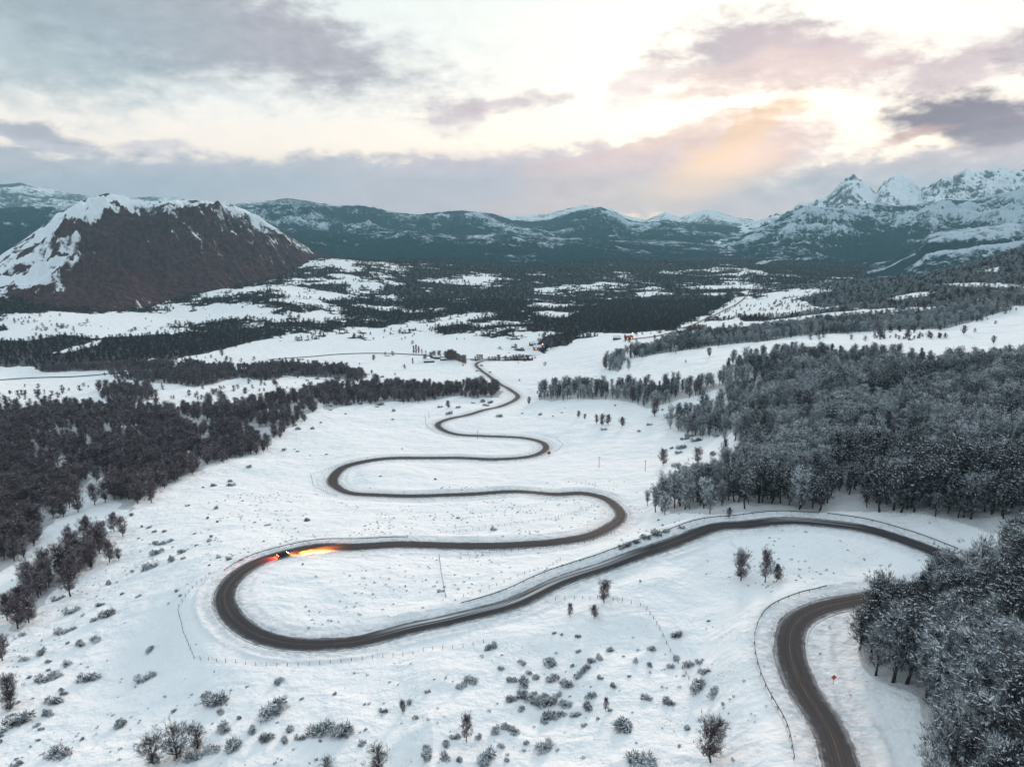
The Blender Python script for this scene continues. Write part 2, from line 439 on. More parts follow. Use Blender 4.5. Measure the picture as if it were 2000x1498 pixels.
# ------------------------------------------------------------------ woodland footprints
PX, PY, PD = project(GX, GY, GZ)
WOODS = {
 'left': ([(-200,800),(100,798),(230,792),(330,800),(440,795),(520,780),(600,778),(622,795),(585,815),(560,835),(520,872),(470,895),(420,908),(350,932),(285,962),(262,975),(240,1000),
           (222,992),(216,945),(205,930),(182,926),(150,960),(100,1025),(60,1060),(0,1110),(-200,1180)], 380, 1000),
 'gully': ([(20,1232),(58,1172),(105,1128),(150,1092),(186,1068),(192,1084),(152,1114),(112,1148),(66,1198),(44,1236)], 280, 480),
 'mid': ([(600,768),(660,758),(700,752),(780,750),(850,760),(905,762),(930,755),(985,764),(975,776),(925,778),(900,772),(860,780),(810,786),(760,784),(700,790),(640,800)], 780, 1250),
 'band': ([(215,735),(330,722),(370,712),(470,722),(560,706),(640,716),(725,732),(700,744),(640,738),(560,735),(520,745),(470,738),(380,756),(335,750),(240,742)], 950, 1500),
 'shed': ([(205,760),(260,752),(300,762),(295,782),(230,790),(200,778)], 850, 1300),
 'westA': ([(-200,672),(60,664),(120,654),(190,660),(330,652),(480,640),(560,652),(500,668),(400,690),(330,702),(350,712),(300,722),(180,725),(90,728),(60,716),(-200,720)], 1100, 2200),
 'big': ([(1120,612),(1180,590),(1300,575),(1440,578),(1410,600),(1350,625),(1320,640),(1240,652),(1160,650),(1060,648),(1090,632)], 1500, 3200),
 'knoll': ([(1060,690),(1045,680),(1060,660),(1120,645),(1130,660),(1110,675),(1075,680)], 1200, 2200),
 'ribbon': ([(1186,722),(1192,705),(1230,700),(1300,690),(1360,680),(1480,668),(1560,656),(1640,652),(1760,645),(1850,642),(1900,628),(1975,604),(1900,604),(1800,612),(1650,620),
             (1500,638),(1400,652),(1320,668),(1240,690),(1215,712),(1210,728)], 700, 2200),
 'ribbon2': ([(1440,618),(1520,618),(1600,606),(1660,596),(1700,590),(1660,606),(1600,618),(1500,628),(1450,628)], 1000, 2600),
 'ribbon3': ([(1660,598),(1780,588),(1880,585),(2000,590),(2300,600),(2300,615),(1960,596),(1880,604),(1800,603),(1700,607)], 900, 2600),
 'slope': ([(1560,585),(1700,545),(1850,510),(2000,480),(2300,440),(2300,592),(2000,584),(1850,580),(1700,590),(1600,600)], 1000, 3000),
 'hillside': ([(1405,752),(1440,730),(1420,720),(1480,700),(1560,700),(1640,700),(1700,698),(1780,706),(1850,712),(1920,708),(2000,706),(2300,705),(2500,1100),(2150,1080),(2040,1052),
               (1985,1046),(1930,1038),(1880,1022),(1800,1004),(1700,999),(1560,1001),(1440,1004),(1290,1002),(1285,985),(1330,968),(1400,950),(1440,925),(1455,880),(1440,845),(1420,820),(1400,800),(1420,775)], 240, 950),
 'hem': ([(1058,782),(1062,770),(1120,762),(1180,760),(1230,758),(1330,752),(1400,748),(1410,760),(1350,775),(1290,790),(1262,800),(1240,788),(1190,782),(1120,780)], 600, 1150),
 'hem2': ([(1325,815),(1345,800),(1400,795),(1430,830),(1420,850),(1360,850),(1330,840)], 500, 800),
 'brink': ([(1668,1205),(1690,1192),(1760,1185),(1860,1165),(1900,1125),(1890,1098),(1960,1080),(2060,1085),(2500,1200),(2700,2200),(2100,2000),(1850,1640),(1832,1520),(1815,1430),(1805,1372),(1790,1350),(1760,1342),(1720,1325),(1685,1295),(1668,1250)], 60, 290),
}
CLEAR = [ # snowfields inside woods
 [(1400,650),(1500,626),(1620,611),(1760,601),(1850,600),(1800,606),(1640,617),(1520,634),(1430,654)],
 [(150,640),(300,618),(420,606),(560,600),(520,612),(420,622),(330,632),(230,645)],
 [(100,690),(150,676),(195,664),(190,674),(140,688)], [(268,706),(300,700),(322,702),(300,708)],
 [(1820,556),(1900,552),(2000,556),(2300,560),(2300,570),(2000,562),(1900,560)], [(1730,584),(1780,574),(1830,570),(1820,577),(1760,586)],
 [(1905,530),(1950,522),(1950,532)],
 [(1465,790),(1485,770),(1500,750),(1485,745),(1465,760),(1450,780)], [(1430,800),(1450,795),(1450,815),(1435,818)],
]
HINT = np.array([(650,560,.55),(750,590,.5),(820,615,.5),(880,600,.55),(700,620,.5),(600,630,.45),(960,580,.7),(550,600,.5),(480,640,.4),(760,640,.5),(50,600,.75),(0,630,.55),(250,610,.5),(250,628,.05),(350,620,.05),(150,640,.12),(400,600,.35),(500,560,.42),(650,520,.2),(600,600,.5),(700,560,.25),(620,575,.3),(800,560,.4),(750,535,.6),
 (900,590,.5),(850,640,.42),(700,640,.5),(600,655,.45),(450,610,.12),(300,642,.1),(500,630,.25),(50,655,.12),(1000,560,.8),(950,548,.3),(1000,600,.5),(1100,600,.7),(1200,560,.75),(1150,535,.95),
 (1000,520,1.1),(1300,520,.85),(1400,545,.62),(1450,550,.42),(1350,560,.5),(1300,600,.97),(1200,620,.95),(1450,600,.15),(1350,640,.3),(1100,650,.6),(950,650,.4),(900,670,.06),(1000,668,.3),
 (1600,540,.95),(1700,560,.9),(1600,580,.55),(1550,600,.15),(1800,530,.95),(1900,560,.9),(2000,560,.9),(1900,600,.7),(1700,480,.95),(900,490,1.15),(700,480,1.15),(1500,480,1.1),(500,690,-.1),
 (800,680,0),(650,670,.0),(200,690,.5),(0,700,.3),(1100,670,.3),(1250,670,.15),(1500,560,.7),(750,600,.35),(850,610,.45),(750,655,.3),(1180,655,.3)], float)
def idw(px, py):
    n = np.zeros(px.shape); d = np.zeros(px.shape)
    for hx, hy, v in HINT:
        w = 1 / (((px - hx) / 1.0) ** 2 + ((py - hy) * 3.2) ** 2 + 300) ** 1.5
        n += w * v; d += w
    return n / d
def wood_mask(x, y, z, soft=True):
    px, py, dep = project(x, y, z)
    j1 = fbm(x, y, 26, 3, 51); j2 = fbm(x, y, 26, 3, 57)
    s = 11 * np.clip(500 / dep, .35, 1.3)
    qx = px + j1 * s * 2.0; qy = py + j2 * s * .6
    m = np.zeros(px.shape)
    for k, (poly, d0, d1) in WOODS.items():
        m = np.where(inpoly(qx, qy, poly) & (dep > d0) & (dep < d1), 1.0, m)
    sel = (py < 705) & (py > 380) & (dep > 1250) & (m < .5)
    if sel.any():
        h = idw(px[sel], py[sel]) + .16 * sstep(1080, 1000, px[sel]) * sstep(515, 535, py[sel]) * (1 - sstep(655, 668, py[sel])) * sstep(150, 330, px[sel] + (py[sel] < 600) * 200) + .35 * sstep(3300, 4200, dep[sel])
        nz = fbm(x[sel], y[sel], 120, 5, 61, .75) * .95 + .5
        zone = (nz < h - .03) & ~((px[sel] > 1040) & (px[sel] < 1215) & (py[sel] > 664))
        m[sel] = np.where(zone, 1.0, m[sel])
    fr_ = (dep > 2150) & (px > 1640) & (py < 514) & (py > 380)
    if fr_.any(): m[fr_] = (fbm(x[fr_], y[fr_], 130, 4, 63, .65) > -.32) * 1.0
    for poly in CLEAR:
        m = np.where(inpoly(qx, qy, poly), 0.0, m)
    return m
ROUGHZ = [[(700,1110),(980,1060),(1000,1150),(800,1210),(560,1200)],[(680,1290),(1000,1260),(1250,1200),(1420,1220),(1460,1498),(640,1498)],[(900,960),(1180,980),(1160,1040),(850,1040)],
          [(200,1010),(330,990),(250,1160),(120,1190),(60,1260),(0,1280),(0,1180)],[(1420,1030),(1700,1040),(1760,1090),(1600,1130),(1440,1140)]]

wm = np.zeros(GZ.shape)
rows = (YR > 60) & (YR < 9000)
wm[rows] = wood_mask(GX[rows], GY[rows], GZ[rows])
wm[GY >= 9000] = 1.0
wm[RD < 7] = 0
rz = np.zeros(GZ.shape)
for poly in ROUGHZ:
    rz = np.maximum(rz, inpoly(PX + fbm(GX, GY, 20, 3, 71) * 40, PY + fbm(GX, GY, 20, 3, 72) * 16, poly) * 1.0)

def grid_mesh(name, x, y, z, mat, attrs=None, kind='structure'):
    nr, na = z.shape
    me = bpy.data.meshes.new(name)
    me.vertices.add(nr * na)
    co = np.stack([x, y, z], -1).astype(np.float32).ravel()
    me.vertices.foreach_set('co', co)
    idx = np.arange(nr * na).reshape(nr, na)
    q = np.stack([idx[:-1, :-1], idx[:-1, 1:], idx[1:, 1:], idx[1:, :-1]], -1).reshape(-1, 4)
    me.loops.add(q.size); me.polygons.add(len(q))
    me.loops.foreach_set('vertex_index', q.ravel().astype(np.int32))
    me.polygons.foreach_set('loop_start', (np.arange(len(q)) * 4).astype(np.int32))
    me.polygons.foreach_set('use_smooth', np.ones(len(q), bool))
    me.update(calc_edges=True)
    for k, v in (attrs or {}).items():
        a = me.attributes.new(k, 'FLOAT', 'POINT'); a.data.foreach_set('value', v.astype(np.float32).ravel())
    me.materials.append(mat)
    o = bpy.data.objects.new(name, me); COL.objects.link(o)
    if kind: o['kind'] = kind
    return o

# ------------------------------------------------------------------ materials
def new_mat(name):
    m = bpy.data.materials.new(name); m.use_nodes = True
    t = m.node_tree; t.nodes.clear()
    n = NT(t)
    b = n.node('ShaderNodeBsdfPrincipled'); o = n.node('ShaderNodeOutputMaterial')
    t.links.new(b.outputs[0], o.inputs[0])
    b.inputs['Roughness'].default_value = .8
    b.inputs['Specular IOR Level'].default_value = 0.0
    return m, n, b
def geo_pos(n): return n.node('ShaderNodeNewGeometry').outputs['Position']
def attr(n, name): return n.node('ShaderNodeAttribute', attribute_name=name).outputs['Fac']
SNOW = (.86, .87, .88)
def bump(n, b, h, strength, dist):
    k = n.node('ShaderNodeBump'); k.inputs['Strength'].default_value = strength; k.inputs['Distance'].default_value = dist
    n.put(k.inputs['Height'], h); n.t.links.new(k.outputs[0], b.inputs['Normal'])

def mat_ground():
    m, n, b = new_mat('snowy ground')
    p = geo_pos(n)
    cover = attr(n, 'cover'); rough = attr(n, 'rough'); shoulder = attr(n, 'shoulder')
    big = n.noise(p, .012, 3)
    nf = n.noise(p, .9, 5, .65)
    tuft = n.noise(p, 1.6, 3, .7)
    patch = n.noise(p, .06, 4, .6)
    # dead grass and stones poking through thin snow
    thr = n.m('SUBTRACT', .735, n.m('ADD', n.m('MULTIPLY', rough, .085), n.m('MULTIPLY', n.m('SUBTRACT', patch, .5), .28)))
    tf = n.rng(tuft, thr, n.m('ADD', thr, .05))
    snow = n.mix(n.rng(patch, .35, .7), SNOW, (.82, .845, .87))
    snow = n.mix(n.rng(big, .35, .65), snow, (.87, .88, .89))
    c = n.mix(n.m('MULTIPLY', tf, .62), snow, (.13, .12, .11))
    # packed dirty snow on the shoulders
    sh = n.m('MULTIPLY', shoulder, n.rng(n.noise(p, .5, 4, .6), .3, .75, .25, 1.0))
    c = n.mix(n.m('MULTIPLY', sh, .75), c, (.37, .38, .41))
    # woodland floor: leaf litter, scrub and snow between stems
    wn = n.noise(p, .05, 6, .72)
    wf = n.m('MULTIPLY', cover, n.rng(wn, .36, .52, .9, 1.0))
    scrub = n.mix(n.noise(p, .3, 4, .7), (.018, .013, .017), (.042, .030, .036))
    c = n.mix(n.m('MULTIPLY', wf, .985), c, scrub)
    n.put(b.inputs['Base Color'], c)
    b.inputs['Roughness'].default_value = .75
    hb = n.m('ADD', n.m('MULTIPLY', nf, .28), n.m('MULTIPLY', n.noise(p, .16, 4, .55), 2.6))
    bump(n, b, n.m('MULTIPLY', hb, n.rng(patch, .3, .65, .25, 1.2)), .62, 1.0)
    return m

def mat_mountain(name, dark1, dark2, nscale, snow_col=(.78, .82, .86), rough_edge=.12):
    m, n, b = new_mat(name)
    p = geo_pos(n)
    s = attr(n, 'snow')
    nz = n.noise(p, nscale, 8, .72, 0.3)
    nz2 = n.noise(p, nscale * 4.3, 6, .7)
    f = n.m('ADD', s, n.m('MULTIPLY', n.m('SUBTRACT', n.m('ADD', n.m('MULTIPLY', nz, .6), n.m('MULTIPLY', nz2, .4)), .5), 2.4))
    f = n.rng(f, .5 - rough_edge, .5 + rough_edge * 2)
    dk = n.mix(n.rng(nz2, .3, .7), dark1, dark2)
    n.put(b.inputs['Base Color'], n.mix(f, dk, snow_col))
    bump(n, b, n.m('ADD', nz, n.m('MULTIPLY', nz2, .4)), .9, .25 / nscale * .12)
    b.inputs['Roughness'].default_value = .9
    return m

def mat_road():
    m, n, b = new_mat('wet asphalt with snow streaks')
    uv = n.node('ShaderNodeUVMap').outputs[0]
    sp = n.node('ShaderNodeSeparateXYZ'); n.put(sp.inputs[0], uv)
    u, v = sp.outputs[0], sp.outputs[1]                 # metres along, metres across
    p = geo_pos(n)
    st = n.noise(n.scalev(uv, (.035, 1.1, 1)), 1.0, 6, .62)
    st2 = n.noise(n.scalev(uv, (.14, 2.6, 1)), 1.0, 4, .6)
    lw = n.noise(n.scalev(uv, (.012, .0, 1)), 1.0, 3, .5)
    av = n.m('ABSOLUTE', v)
    edge = n.m('ADD', av, n.m('ADD', n.m('MULTIPLY', n.m('SUBTRACT', st, .5), 2.4), n.m('MULTIPLY', n.m('SUBTRACT', n.noise(uv, .35, 6, .7), .5), 2.6)))
    lim = n.m('SUBTRACT', 3.95, n.m('MULTIPLY', n.rng(attr(n, 'snowy'), 0, 1, 0, 1, False), 1.3))
    sf = n.m('MAXIMUM', n.rng(edge, lim, n.m('ADD', lim, .35)), n.m('MULTIPLY', n.rng(edge, n.m('SUBTRACT', lim, 1.5), n.m('ADD', lim, .2)), n.rng(st2, .35, .6, .12, .5)))
    mid = n.rng(st2, .66, .72)
    mid = n.m('MULTIPLY', mid, n.m('ADD', .12, n.m('MULTIPLY', attr(n, 'snowy'), .9)))
    # long streaks left on the far lane of the climbing straight
    lane = n.m('MULTIPLY', n.rng(v, 3.4, 2.6, 0, 1), n.rng(v, -.5, .5, 0, 1))
    lane = n.m('MULTIPLY', n.m('MULTIPLY', lane, attr(n, 'streak')), n.rng(n.noise(n.scalev(uv, (.012, 1.5, 1), (0, .3, 0)), 1.0, 4, .5), .44, .54))
    sf = n.m('MAXIMUM', n.m('MAXIMUM', sf, mid), lane)
    tar = n.mix(n.noise(n.scalev(uv, (.05, 1.4, 1)), 1.3, 5, .6), (.028, .028, .032), (.080, .077, .081))
    track = n.m('ABSOLUTE', n.m('SUBTRACT', n.m('ABSOLUTE', n.m('SUBTRACT', av, 2.0)), .8))
    tar = n.mix(n.rng(track, .0, .45, .35, 0), tar, (.026, .022, .023))
    line = n.m('MULTIPLY', n.rng(av, .13, .09, 0, 1), n.rng(n.noise(n.scalev(uv, (.25, 3, 1)), 1, 4, .7), .38, .55))
    tar = n.mix(n.m('MULTIPLY', line, .42), tar, (.30, .15, .06))
    sn = n.mix(st, (.55, .56, .58), (.78, .80, .83))
    n.put(b.inputs['Base Color'], n.mix(n.m('MULTIPLY', sf, .88), tar, sn))
    n.put(b.inputs['Roughness'], n.rng(st, .3, .7, .85, .95))
    b.inputs['Specular IOR Level'].default_value = .09
    bump(n, b, n.noise(p, 4.0, 3), .3, .05)
    return m

def mat_plain(name, col, rough=.7, var=.25, scale=3.0, metal=0.0, emis=None, es=0):
    m, n, b = new_mat(name)
    tcn = n.node('ShaderNodeTexCoord').outputs['Object']
    k = n.noise(tcn, scale, 4, .6)
    dark = tuple(c * (1 - var) for c in col); lite = tuple(min(1, c * (1 + var)) for c in col)
    n.put(b.inputs['Base Color'], n.mix(k, dark, lite))
    b.inputs['Roughness'].default_value = rough; b.inputs['Metallic'].default_value = metal
    if emis:
        b.inputs['Emission Color'].default_value = (*emis, 1); b.inputs['Emission Strength'].default_value = es
    return m
def mat_twig(name, c1, c2, frost, fcol=(.62, .66, .70)):
    m, n, b = new_mat(name)
    p = geo_pos(n)
    oi = n.node('ShaderNodeObjectInfo').outputs['Random']
    c = n.mix(n.noise(p, .35, 3), c1, c2)
    f = n.rng(n.noise(p, .55, 4, .7), .62 - frost * .3, .80 - frost * .3)
    f = n.m('MULTIPLY', f, n.m('ADD', frost * .6, n.m('MULTIPLY', oi, frost * .8)), clamp=True)
    n.put(b.inputs['Base Color'], n.mix(f, c, fcol))
    b.inputs['Roughness'].default_value = .9
    return m
M_GROUND = mat_ground()
M_ROAD = mat_road()
M_BARK = mat_plain('dark wet bark', (.045, .036, .036), .9, .35, 2)
M_TWIG_BARE = mat_twig('bare purple brown twigs', (.046, .027, .031), (.088, .060, .066), .72, (.31, .27, .30))
M_TWIG_FROST = mat_twig('frosted grey twigs', (.028, .028, .032), (.080, .080, .087), .70, (.70, .76, .80))
M_TWIG_FAR = mat_twig('distant dark twigs', (.034, .022, .026), (.070, .048, .052), .10, (.2, .18, .2))
M_TWIG_DARK = mat_twig('dark thicket twigs', (.030, .022, .025), (.075, .055, .055), .12)
M_TWIG_DIM = mat_twig('dim frosted twigs', (.022, .021, .025), (.055, .052, .057), .50, (.62, .68, .72))
M_TWIG_BUSH = mat_twig('bush twigs', (.028, .032, .032), (.08, .08, .078), .72)
M_TWIG_TAN = mat_twig('tan poplar twigs', (.16, .11, .10), (.24, .17, .15), .1)
M_CLUMP = mat_plain('snow lying on branches', (.66, .70, .74), .8, .12, 1)
M_WOOD = mat_plain('weathered fence wood', (.10, .085, .08), .9, .3)
M_STEEL = mat_plain('dull galvanised steel', (.11, .12, .13), .6, .25, 3, .3)

# ------------------------------------------------------------------ ground sheet
shoulder = np.where(main, sstep(12.5, 9.5, RD) * .45 + .55 * sstep(8.0, 5.0, RD), sstep(9, 5, RD) * .4)
shoulder = np.where(RD > 30, 0, shoulder)
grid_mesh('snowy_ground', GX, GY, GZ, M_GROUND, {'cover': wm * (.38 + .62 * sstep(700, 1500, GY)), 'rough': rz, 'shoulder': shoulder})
# the part of the sheet round and behind the camera, a coarse apron that meets the fan below the viewpoint
def apron():
    ang = np.linspace(R(42), R(318), 90)
    rad = YR
    a, r = np.meshgrid(ang, rad)
    e_ = np.minimum(a - R(42), R(318) - a)
    rr = (70 + (r - 70) * (1 - .72 * sstep(0, R(14), e_))) / math.cos(R(42))
    x = rr * np.sin(a); y = rr * np.cos(a)
    w = np.clip((a - R(42)) / (R(318) - R(42)), 0, 1)
    zl = GZ0[:, 0]; zr_ = GZ0[:, -1]
    zr2 = np.interp(np.log(r), LR, zr_); zl2 = np.interp(np.log(r), LR, zl)
    z = zr2 * (1 - w) + zl2 * w
    grid_mesh('snow_apron', x, y, z, M_GROUND, {'cover': np.zeros(x.shape), 'rough': np.zeros(x.shape), 'shoulder': np.zeros(x.shape)})
apron()

# ------------------------------------------------------------------ road ribbons
def ribbon(name, L, half, mat, lift=0.0, snowy=None, streak=None, cross=7):
    T = np.gradient(L[:, :2], axis=0); T /= np.linalg.norm(T, axis=1)[:, None]
    T[:, 0] = smooth(T[:, 0], 7); T[:, 1] = smooth(T[:, 1], 7)
    N = np.stack([T[:, 1], -T[:, 0]], 1)
    s = np.concatenate([[0], np.cumsum(np.linalg.norm(np.diff(L[:, :2], axis=0), axis=1))])
    v = np.linspace(-half, half, cross)
    X = L[:, 0:1] + N[:, 0:1] * v; Y = L[:, 1:2] + N[:, 1:2] * v
    Z = np.repeat(L[:, 2:3], cross, 1) + lift + .05 * (1 - (v / half) ** 2)
    at = {'snowy': np.repeat((snowy if snowy is not None else np.zeros(len(L)))[:, None], cross, 1),
          'streak': np.repeat((streak if streak is not None else np.zeros(len(L)))[:, None], cross, 1)}
    o = grid_mesh(name, X, Y, Z, mat, at)
    me = o.data
    uvl = me.uv_layers.new(name='UVMap')
    vi = np.empty(len(me.loops), np.int32); me.loops.foreach_get('vertex_index', vi)
    U = np.repeat(s[:, None], cross, 1).ravel(); V = np.tile(v, len(L))
    uvl.data.foreach_set('uv', np.stack([U[vi], V[vi]], 1).astype(np.float32).ravel())
    return o
lpx, lpy, lpd = project(RL[:, 0], RL[:, 1], RL[:, 2])
snowy = np.clip(.08 + sstep(360, 420, lpd) * .55 + sstep(800, 1300, lpd) * .1 - .5 * sstep(500, 530, lpd) * (1 - sstep(580, 620, lpd)), 0, 1)
streak = sstep(700, 880, lpx) * (1 - sstep(1150, 1280, lpx)) * (lpd < 300) + .8 * sstep(1480, 1560, lpx) * (1 - sstep(1640, 1700, lpx)) * (lpd < 320) * (lpy < 1050)
ribbon('road', RL, HALF, M_ROAD, .0, snowy, streak)
ribbon('side_road', RL2, 3.0, M_ROAD, .25, np.full(len(RL2), .45))
ribbon('valley_track', RL3, 2.6, M_ROAD, .25, np.full(len(RL3), .5))
ribbon('village_road', RL4, 4.5, M_ROAD, .3, np.full(len(RL4), .8))

# ------------------------------------------------------------------ hills and mountains
def mountain(name, crest, base, mat, depth_back, seed, amp, size, snowfn, nr=150, per=1.6, shape=1.25, floor=-6, warp=.35, sharp=1.0):
    """crest / base: lists of (photo x, photo y or None, depth)"""
    xs = np.array([c[0] for c in crest], float)
    x0, x1 = xs[0], xs[-1]
    n = int((x1 - x0) / per)
    px = np.linspace(x0, x1, n)
    a = (px - CX) / F
    cy_ = np.interp(px, xs, [c[1] for c in crest]); cd = smooth(np.interp(px, xs, [c[2] for c in crest]), 15)
    bd = smooth(np.interp(px, [c[0] for c in base], [c[1] for c in base]), 15)
    yu = (CY - cy_) / F
    Hc = CAMZ + cd * (-SP + yu * CP)                     # crest heights
    Yc = cd * (CP + yu * SP)
    t = np.concatenate([np.linspace(0, 1, nr), 1 + np.linspace(0, 1, nr // 3)[1:]])[:, None]
    tf = np.clip(t, 0, 1); tb = np.clip(t - 1, 0, 1)
    Y = bd * .97 + (Yc - bd * .97) * tf + depth_back * tb
    X = a[None, :] * cd[None, :] * (Y / Yc)
    gy = floor
    wx = X + fbm(X, Y, size * 2, 2, seed + 5) * size * warp; wy = Y + fbm(X, Y, size * 2, 2, seed + 6) * size * warp
    rg = ridged(wx, wy, size, 6, seed, .55)
    prof = np.where(t <= 1, tf ** shape, (1 - tb) ** 1.3)
    env = np.where(t <= 1, np.sin(np.pi * np.clip(tf, 0, 1) ** 1.3) ** .7 + .06, .06 + tb * .3)
    Z = gy + (Hc - gy)[None, :] * prof + (env - .06 * (sharp == 0)) * amp * ((Hc - gy) / max(Hc - gy))[None, :] * (rg - .35) + fbm(X, Y, size * .12, 3, seed + 9) * amp * .07 * sharp
    gx = np.gradient(Z, axis=1) / (np.abs(np.gradient(X, axis=1)) + 1e-6)
    gyy = np.gradient(Z, axis=0) / (np.gradient(Y, axis=0) + 1e-6)
    qx, qy, _ = project(X, Y, Z)
    s = snowfn(qx, qy, X, Y, Z, gx, gyy, tf, rg) + np.clip(-gx, -.6, .6) * .22
    return grid_mesh(name, X, Y, Z, mat, {'snow': s})

M_BUTTE = mat_mountain('purple brown rock face', (.038, .021, .026), (.110, .062, .066), .016)
M_BLUE = mat_mountain('forested slope under haze-toned snow', (.010, .022, .032), (.024, .044, .056), .0085, (.50, .57, .63))  # snow dulled to blue-grey: distance haze put into its colour
M_ALP = mat_mountain('alpine rock and snow', (.05, .058, .07), (.10, .11, .13), .006, (.84, .86, .90))

# left rocky hill
def s_butte(qx, qy, X, Y, Z, gx, gy, t, rg):
    line = 195 + np.maximum(0, 445 - qy) * 1.7 - np.maximum(0, qy - 445) * .42 + fbm(X, Y, 160, 3, 5) * 34      # the spur that parts snow from bare face
    left = sstep(line + 10, line - 26, qx)
    top = sstep(.72, .93, t) * sstep(640, 500, qx)
    gully = np.exp(-((qx - (318 + (qy - 400) * 1.05) - fbm(X, Y, 90, 2, 8) * 8) / 10.0) ** 2) * sstep(395, 410, qy) * (1 - sstep(450, 490, qy)) * .45
    low = sstep(.16, .0, t) * .32
    left = left + sstep(.50, .75, rg) * .55 * sstep(.15, .5, t)
    stk = fbm(X * .8 + Y * .6, (Y * .8 - X * .6) * 3.5, 300, 4, 88, .65)
    st2 = fbm(X * 1.0, Y * .35, 62, 4, 89, .7) + .6 * fbm(X, Y, 28, 3, 90)
    return .08 + left * (.31 + 1.0 * stk + .8 * st2) + .5 * np.clip(st2 - .12, 0, 1) * sstep(.15, .6, t) + .25 * st2 * top + top * (.44 + .3 * sstep(.3, .6, rg)) + gully + low
mountain('rocky_hill',
    [(-420,600,2300),(-200,560,2350),(-60,528,2500),(0,500,2600),(50,466,2700),(100,430,2800),(135,408,2850),(160,394,2880),(185,384,2900),(208,378,2920),(240,384,2950),(265,392,2980),(320,394,3050),(385,391,3120),
     (440,398,3200),(480,410,3250),(520,434,3300),(550,452,3350),(585,474,3400),(612,490,3480),(660,506,3600),(720,521,3750),(800,545,3900)],
    [(-420,1500),(-60,1650),(0,1720),(120,1800),(200,1950),(300,2150),(400,2350),(500,2600),(600,2950),(700,3350),(800,3700)],
    M_BUTTE, 900, 3, 150, 210, s_butte, nr=260, per=1.3, shape=.80, sharp=0)
# low mid range across the valley
def s_blue(lo, hi, base, g=.25):
    def f(qx, qy, X, Y, Z, gx, gy, t, rg):
        return base + g * sstep(lo, hi, t) + (rg - .4) * .6 + fbm(X, Y, 420, 3, 19) * .3
    return f
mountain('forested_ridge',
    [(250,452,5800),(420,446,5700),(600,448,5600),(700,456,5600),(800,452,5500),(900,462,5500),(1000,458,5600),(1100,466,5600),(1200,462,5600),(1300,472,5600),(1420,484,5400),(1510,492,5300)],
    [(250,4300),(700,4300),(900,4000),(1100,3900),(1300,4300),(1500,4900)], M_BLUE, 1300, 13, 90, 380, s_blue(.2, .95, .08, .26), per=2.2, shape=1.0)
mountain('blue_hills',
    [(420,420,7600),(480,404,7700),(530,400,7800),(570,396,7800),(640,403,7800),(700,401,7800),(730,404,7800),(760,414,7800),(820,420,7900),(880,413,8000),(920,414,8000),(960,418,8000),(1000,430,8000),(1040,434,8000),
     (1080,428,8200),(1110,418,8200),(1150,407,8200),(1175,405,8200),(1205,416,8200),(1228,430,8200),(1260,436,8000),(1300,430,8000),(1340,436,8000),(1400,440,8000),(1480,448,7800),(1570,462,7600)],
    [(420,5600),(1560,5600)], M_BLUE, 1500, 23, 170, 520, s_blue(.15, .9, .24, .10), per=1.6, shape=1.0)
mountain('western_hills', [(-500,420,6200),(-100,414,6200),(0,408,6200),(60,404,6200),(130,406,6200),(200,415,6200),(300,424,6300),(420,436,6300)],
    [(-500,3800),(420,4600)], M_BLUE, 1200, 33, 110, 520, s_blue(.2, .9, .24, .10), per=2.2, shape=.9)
def s_high(base):
    def f(qx, qy, X, Y, Z, gx, gy, t, rg):
        st = np.sqrt(gx * gx + gy * gy)
        return base + .34 * sstep(.25, .75, t) + (rg - .4) * .6 - .22 * sstep(.7, 1.6, st)
    return f
mountain('western_peaks', [(-500,350,9800),(-200,362,9800),(-60,352,9800),(0,360,9800),(40,358,9800),(80,368,9800),(120,374,9800),(200,388,9800),(300,384,9800),(380,390,9800),(460,398,9800),(560,388,10200),(590,390,10200),(640,400,10200),(720,410,10200)],
    [(-500,7000),(720,7000)], M_ALP, 1500, 43, 200, 900, s_high(.2), per=2.0)
mountain('distant_peaks', [(980,425,12500),(1060,420,12500),(1140,400,12500),(1180,408,12500),(1230,424,12500),(1262,430,12500),(1300,416,12500),(1330,424,12500),(1365,413,12500),(1385,409,12500),(1400,414,12500),(1440,424,12500),(1480,432,12500),(1560,432,12500),(1640,440,12500)],
    [(980,8800),(1640,8800)], M_ALP, 1500, 53, 260, 1000, s_high(.36), per=1.3)
mountain('snowy_range',
    [(1370,458,8200),(1440,446,8200),(1490,430,8200),(1530,418,8200),(1560,400,8200),(1590,394,8200),(1615,388,8200),(1640,362,8200),(1655,348,8200),(1668,343,8200),(1682,350,8200),(1700,366,8200),(1712,378,8200),(1722,360,8300),(1740,346,8400),
     (1762,344,8400),(1780,356,8400),(1800,372,8300),(1820,358,8200),(1840,350,8100),(1862,344,8100),(1876,334,8100),(1888,330,8100),(1896,338,8100),(1925,337,8100),(1955,330,8100),(2000,332,8100),(2080,318,8000),(2300,300,8000),(2600,300,8000)],
    [(1370,6000),(2600,5600)], M_ALP, 1800, 63, 260, 620, s_high(.47), nr=220, per=1.0, sharp=2.6)
def s_front(qx, qy, X, Y, Z, gx, gy, t, rg):
    return .20 + .36 * sstep(.2, .7, t) + (rg - .4) * .8 + .1 * sstep(1800, 2000, qx)
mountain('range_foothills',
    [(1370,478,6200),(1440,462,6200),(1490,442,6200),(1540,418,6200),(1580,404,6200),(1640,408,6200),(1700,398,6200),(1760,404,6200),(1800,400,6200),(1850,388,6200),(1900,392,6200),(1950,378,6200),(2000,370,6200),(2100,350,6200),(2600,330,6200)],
    [(1370,5200),(1440,4700),(1600,4400),(1800,3900),(2600,3500)], M_BLUE, 900, 73, 260, 400, s_front, nr=200, per=1.3, shape=1.15)
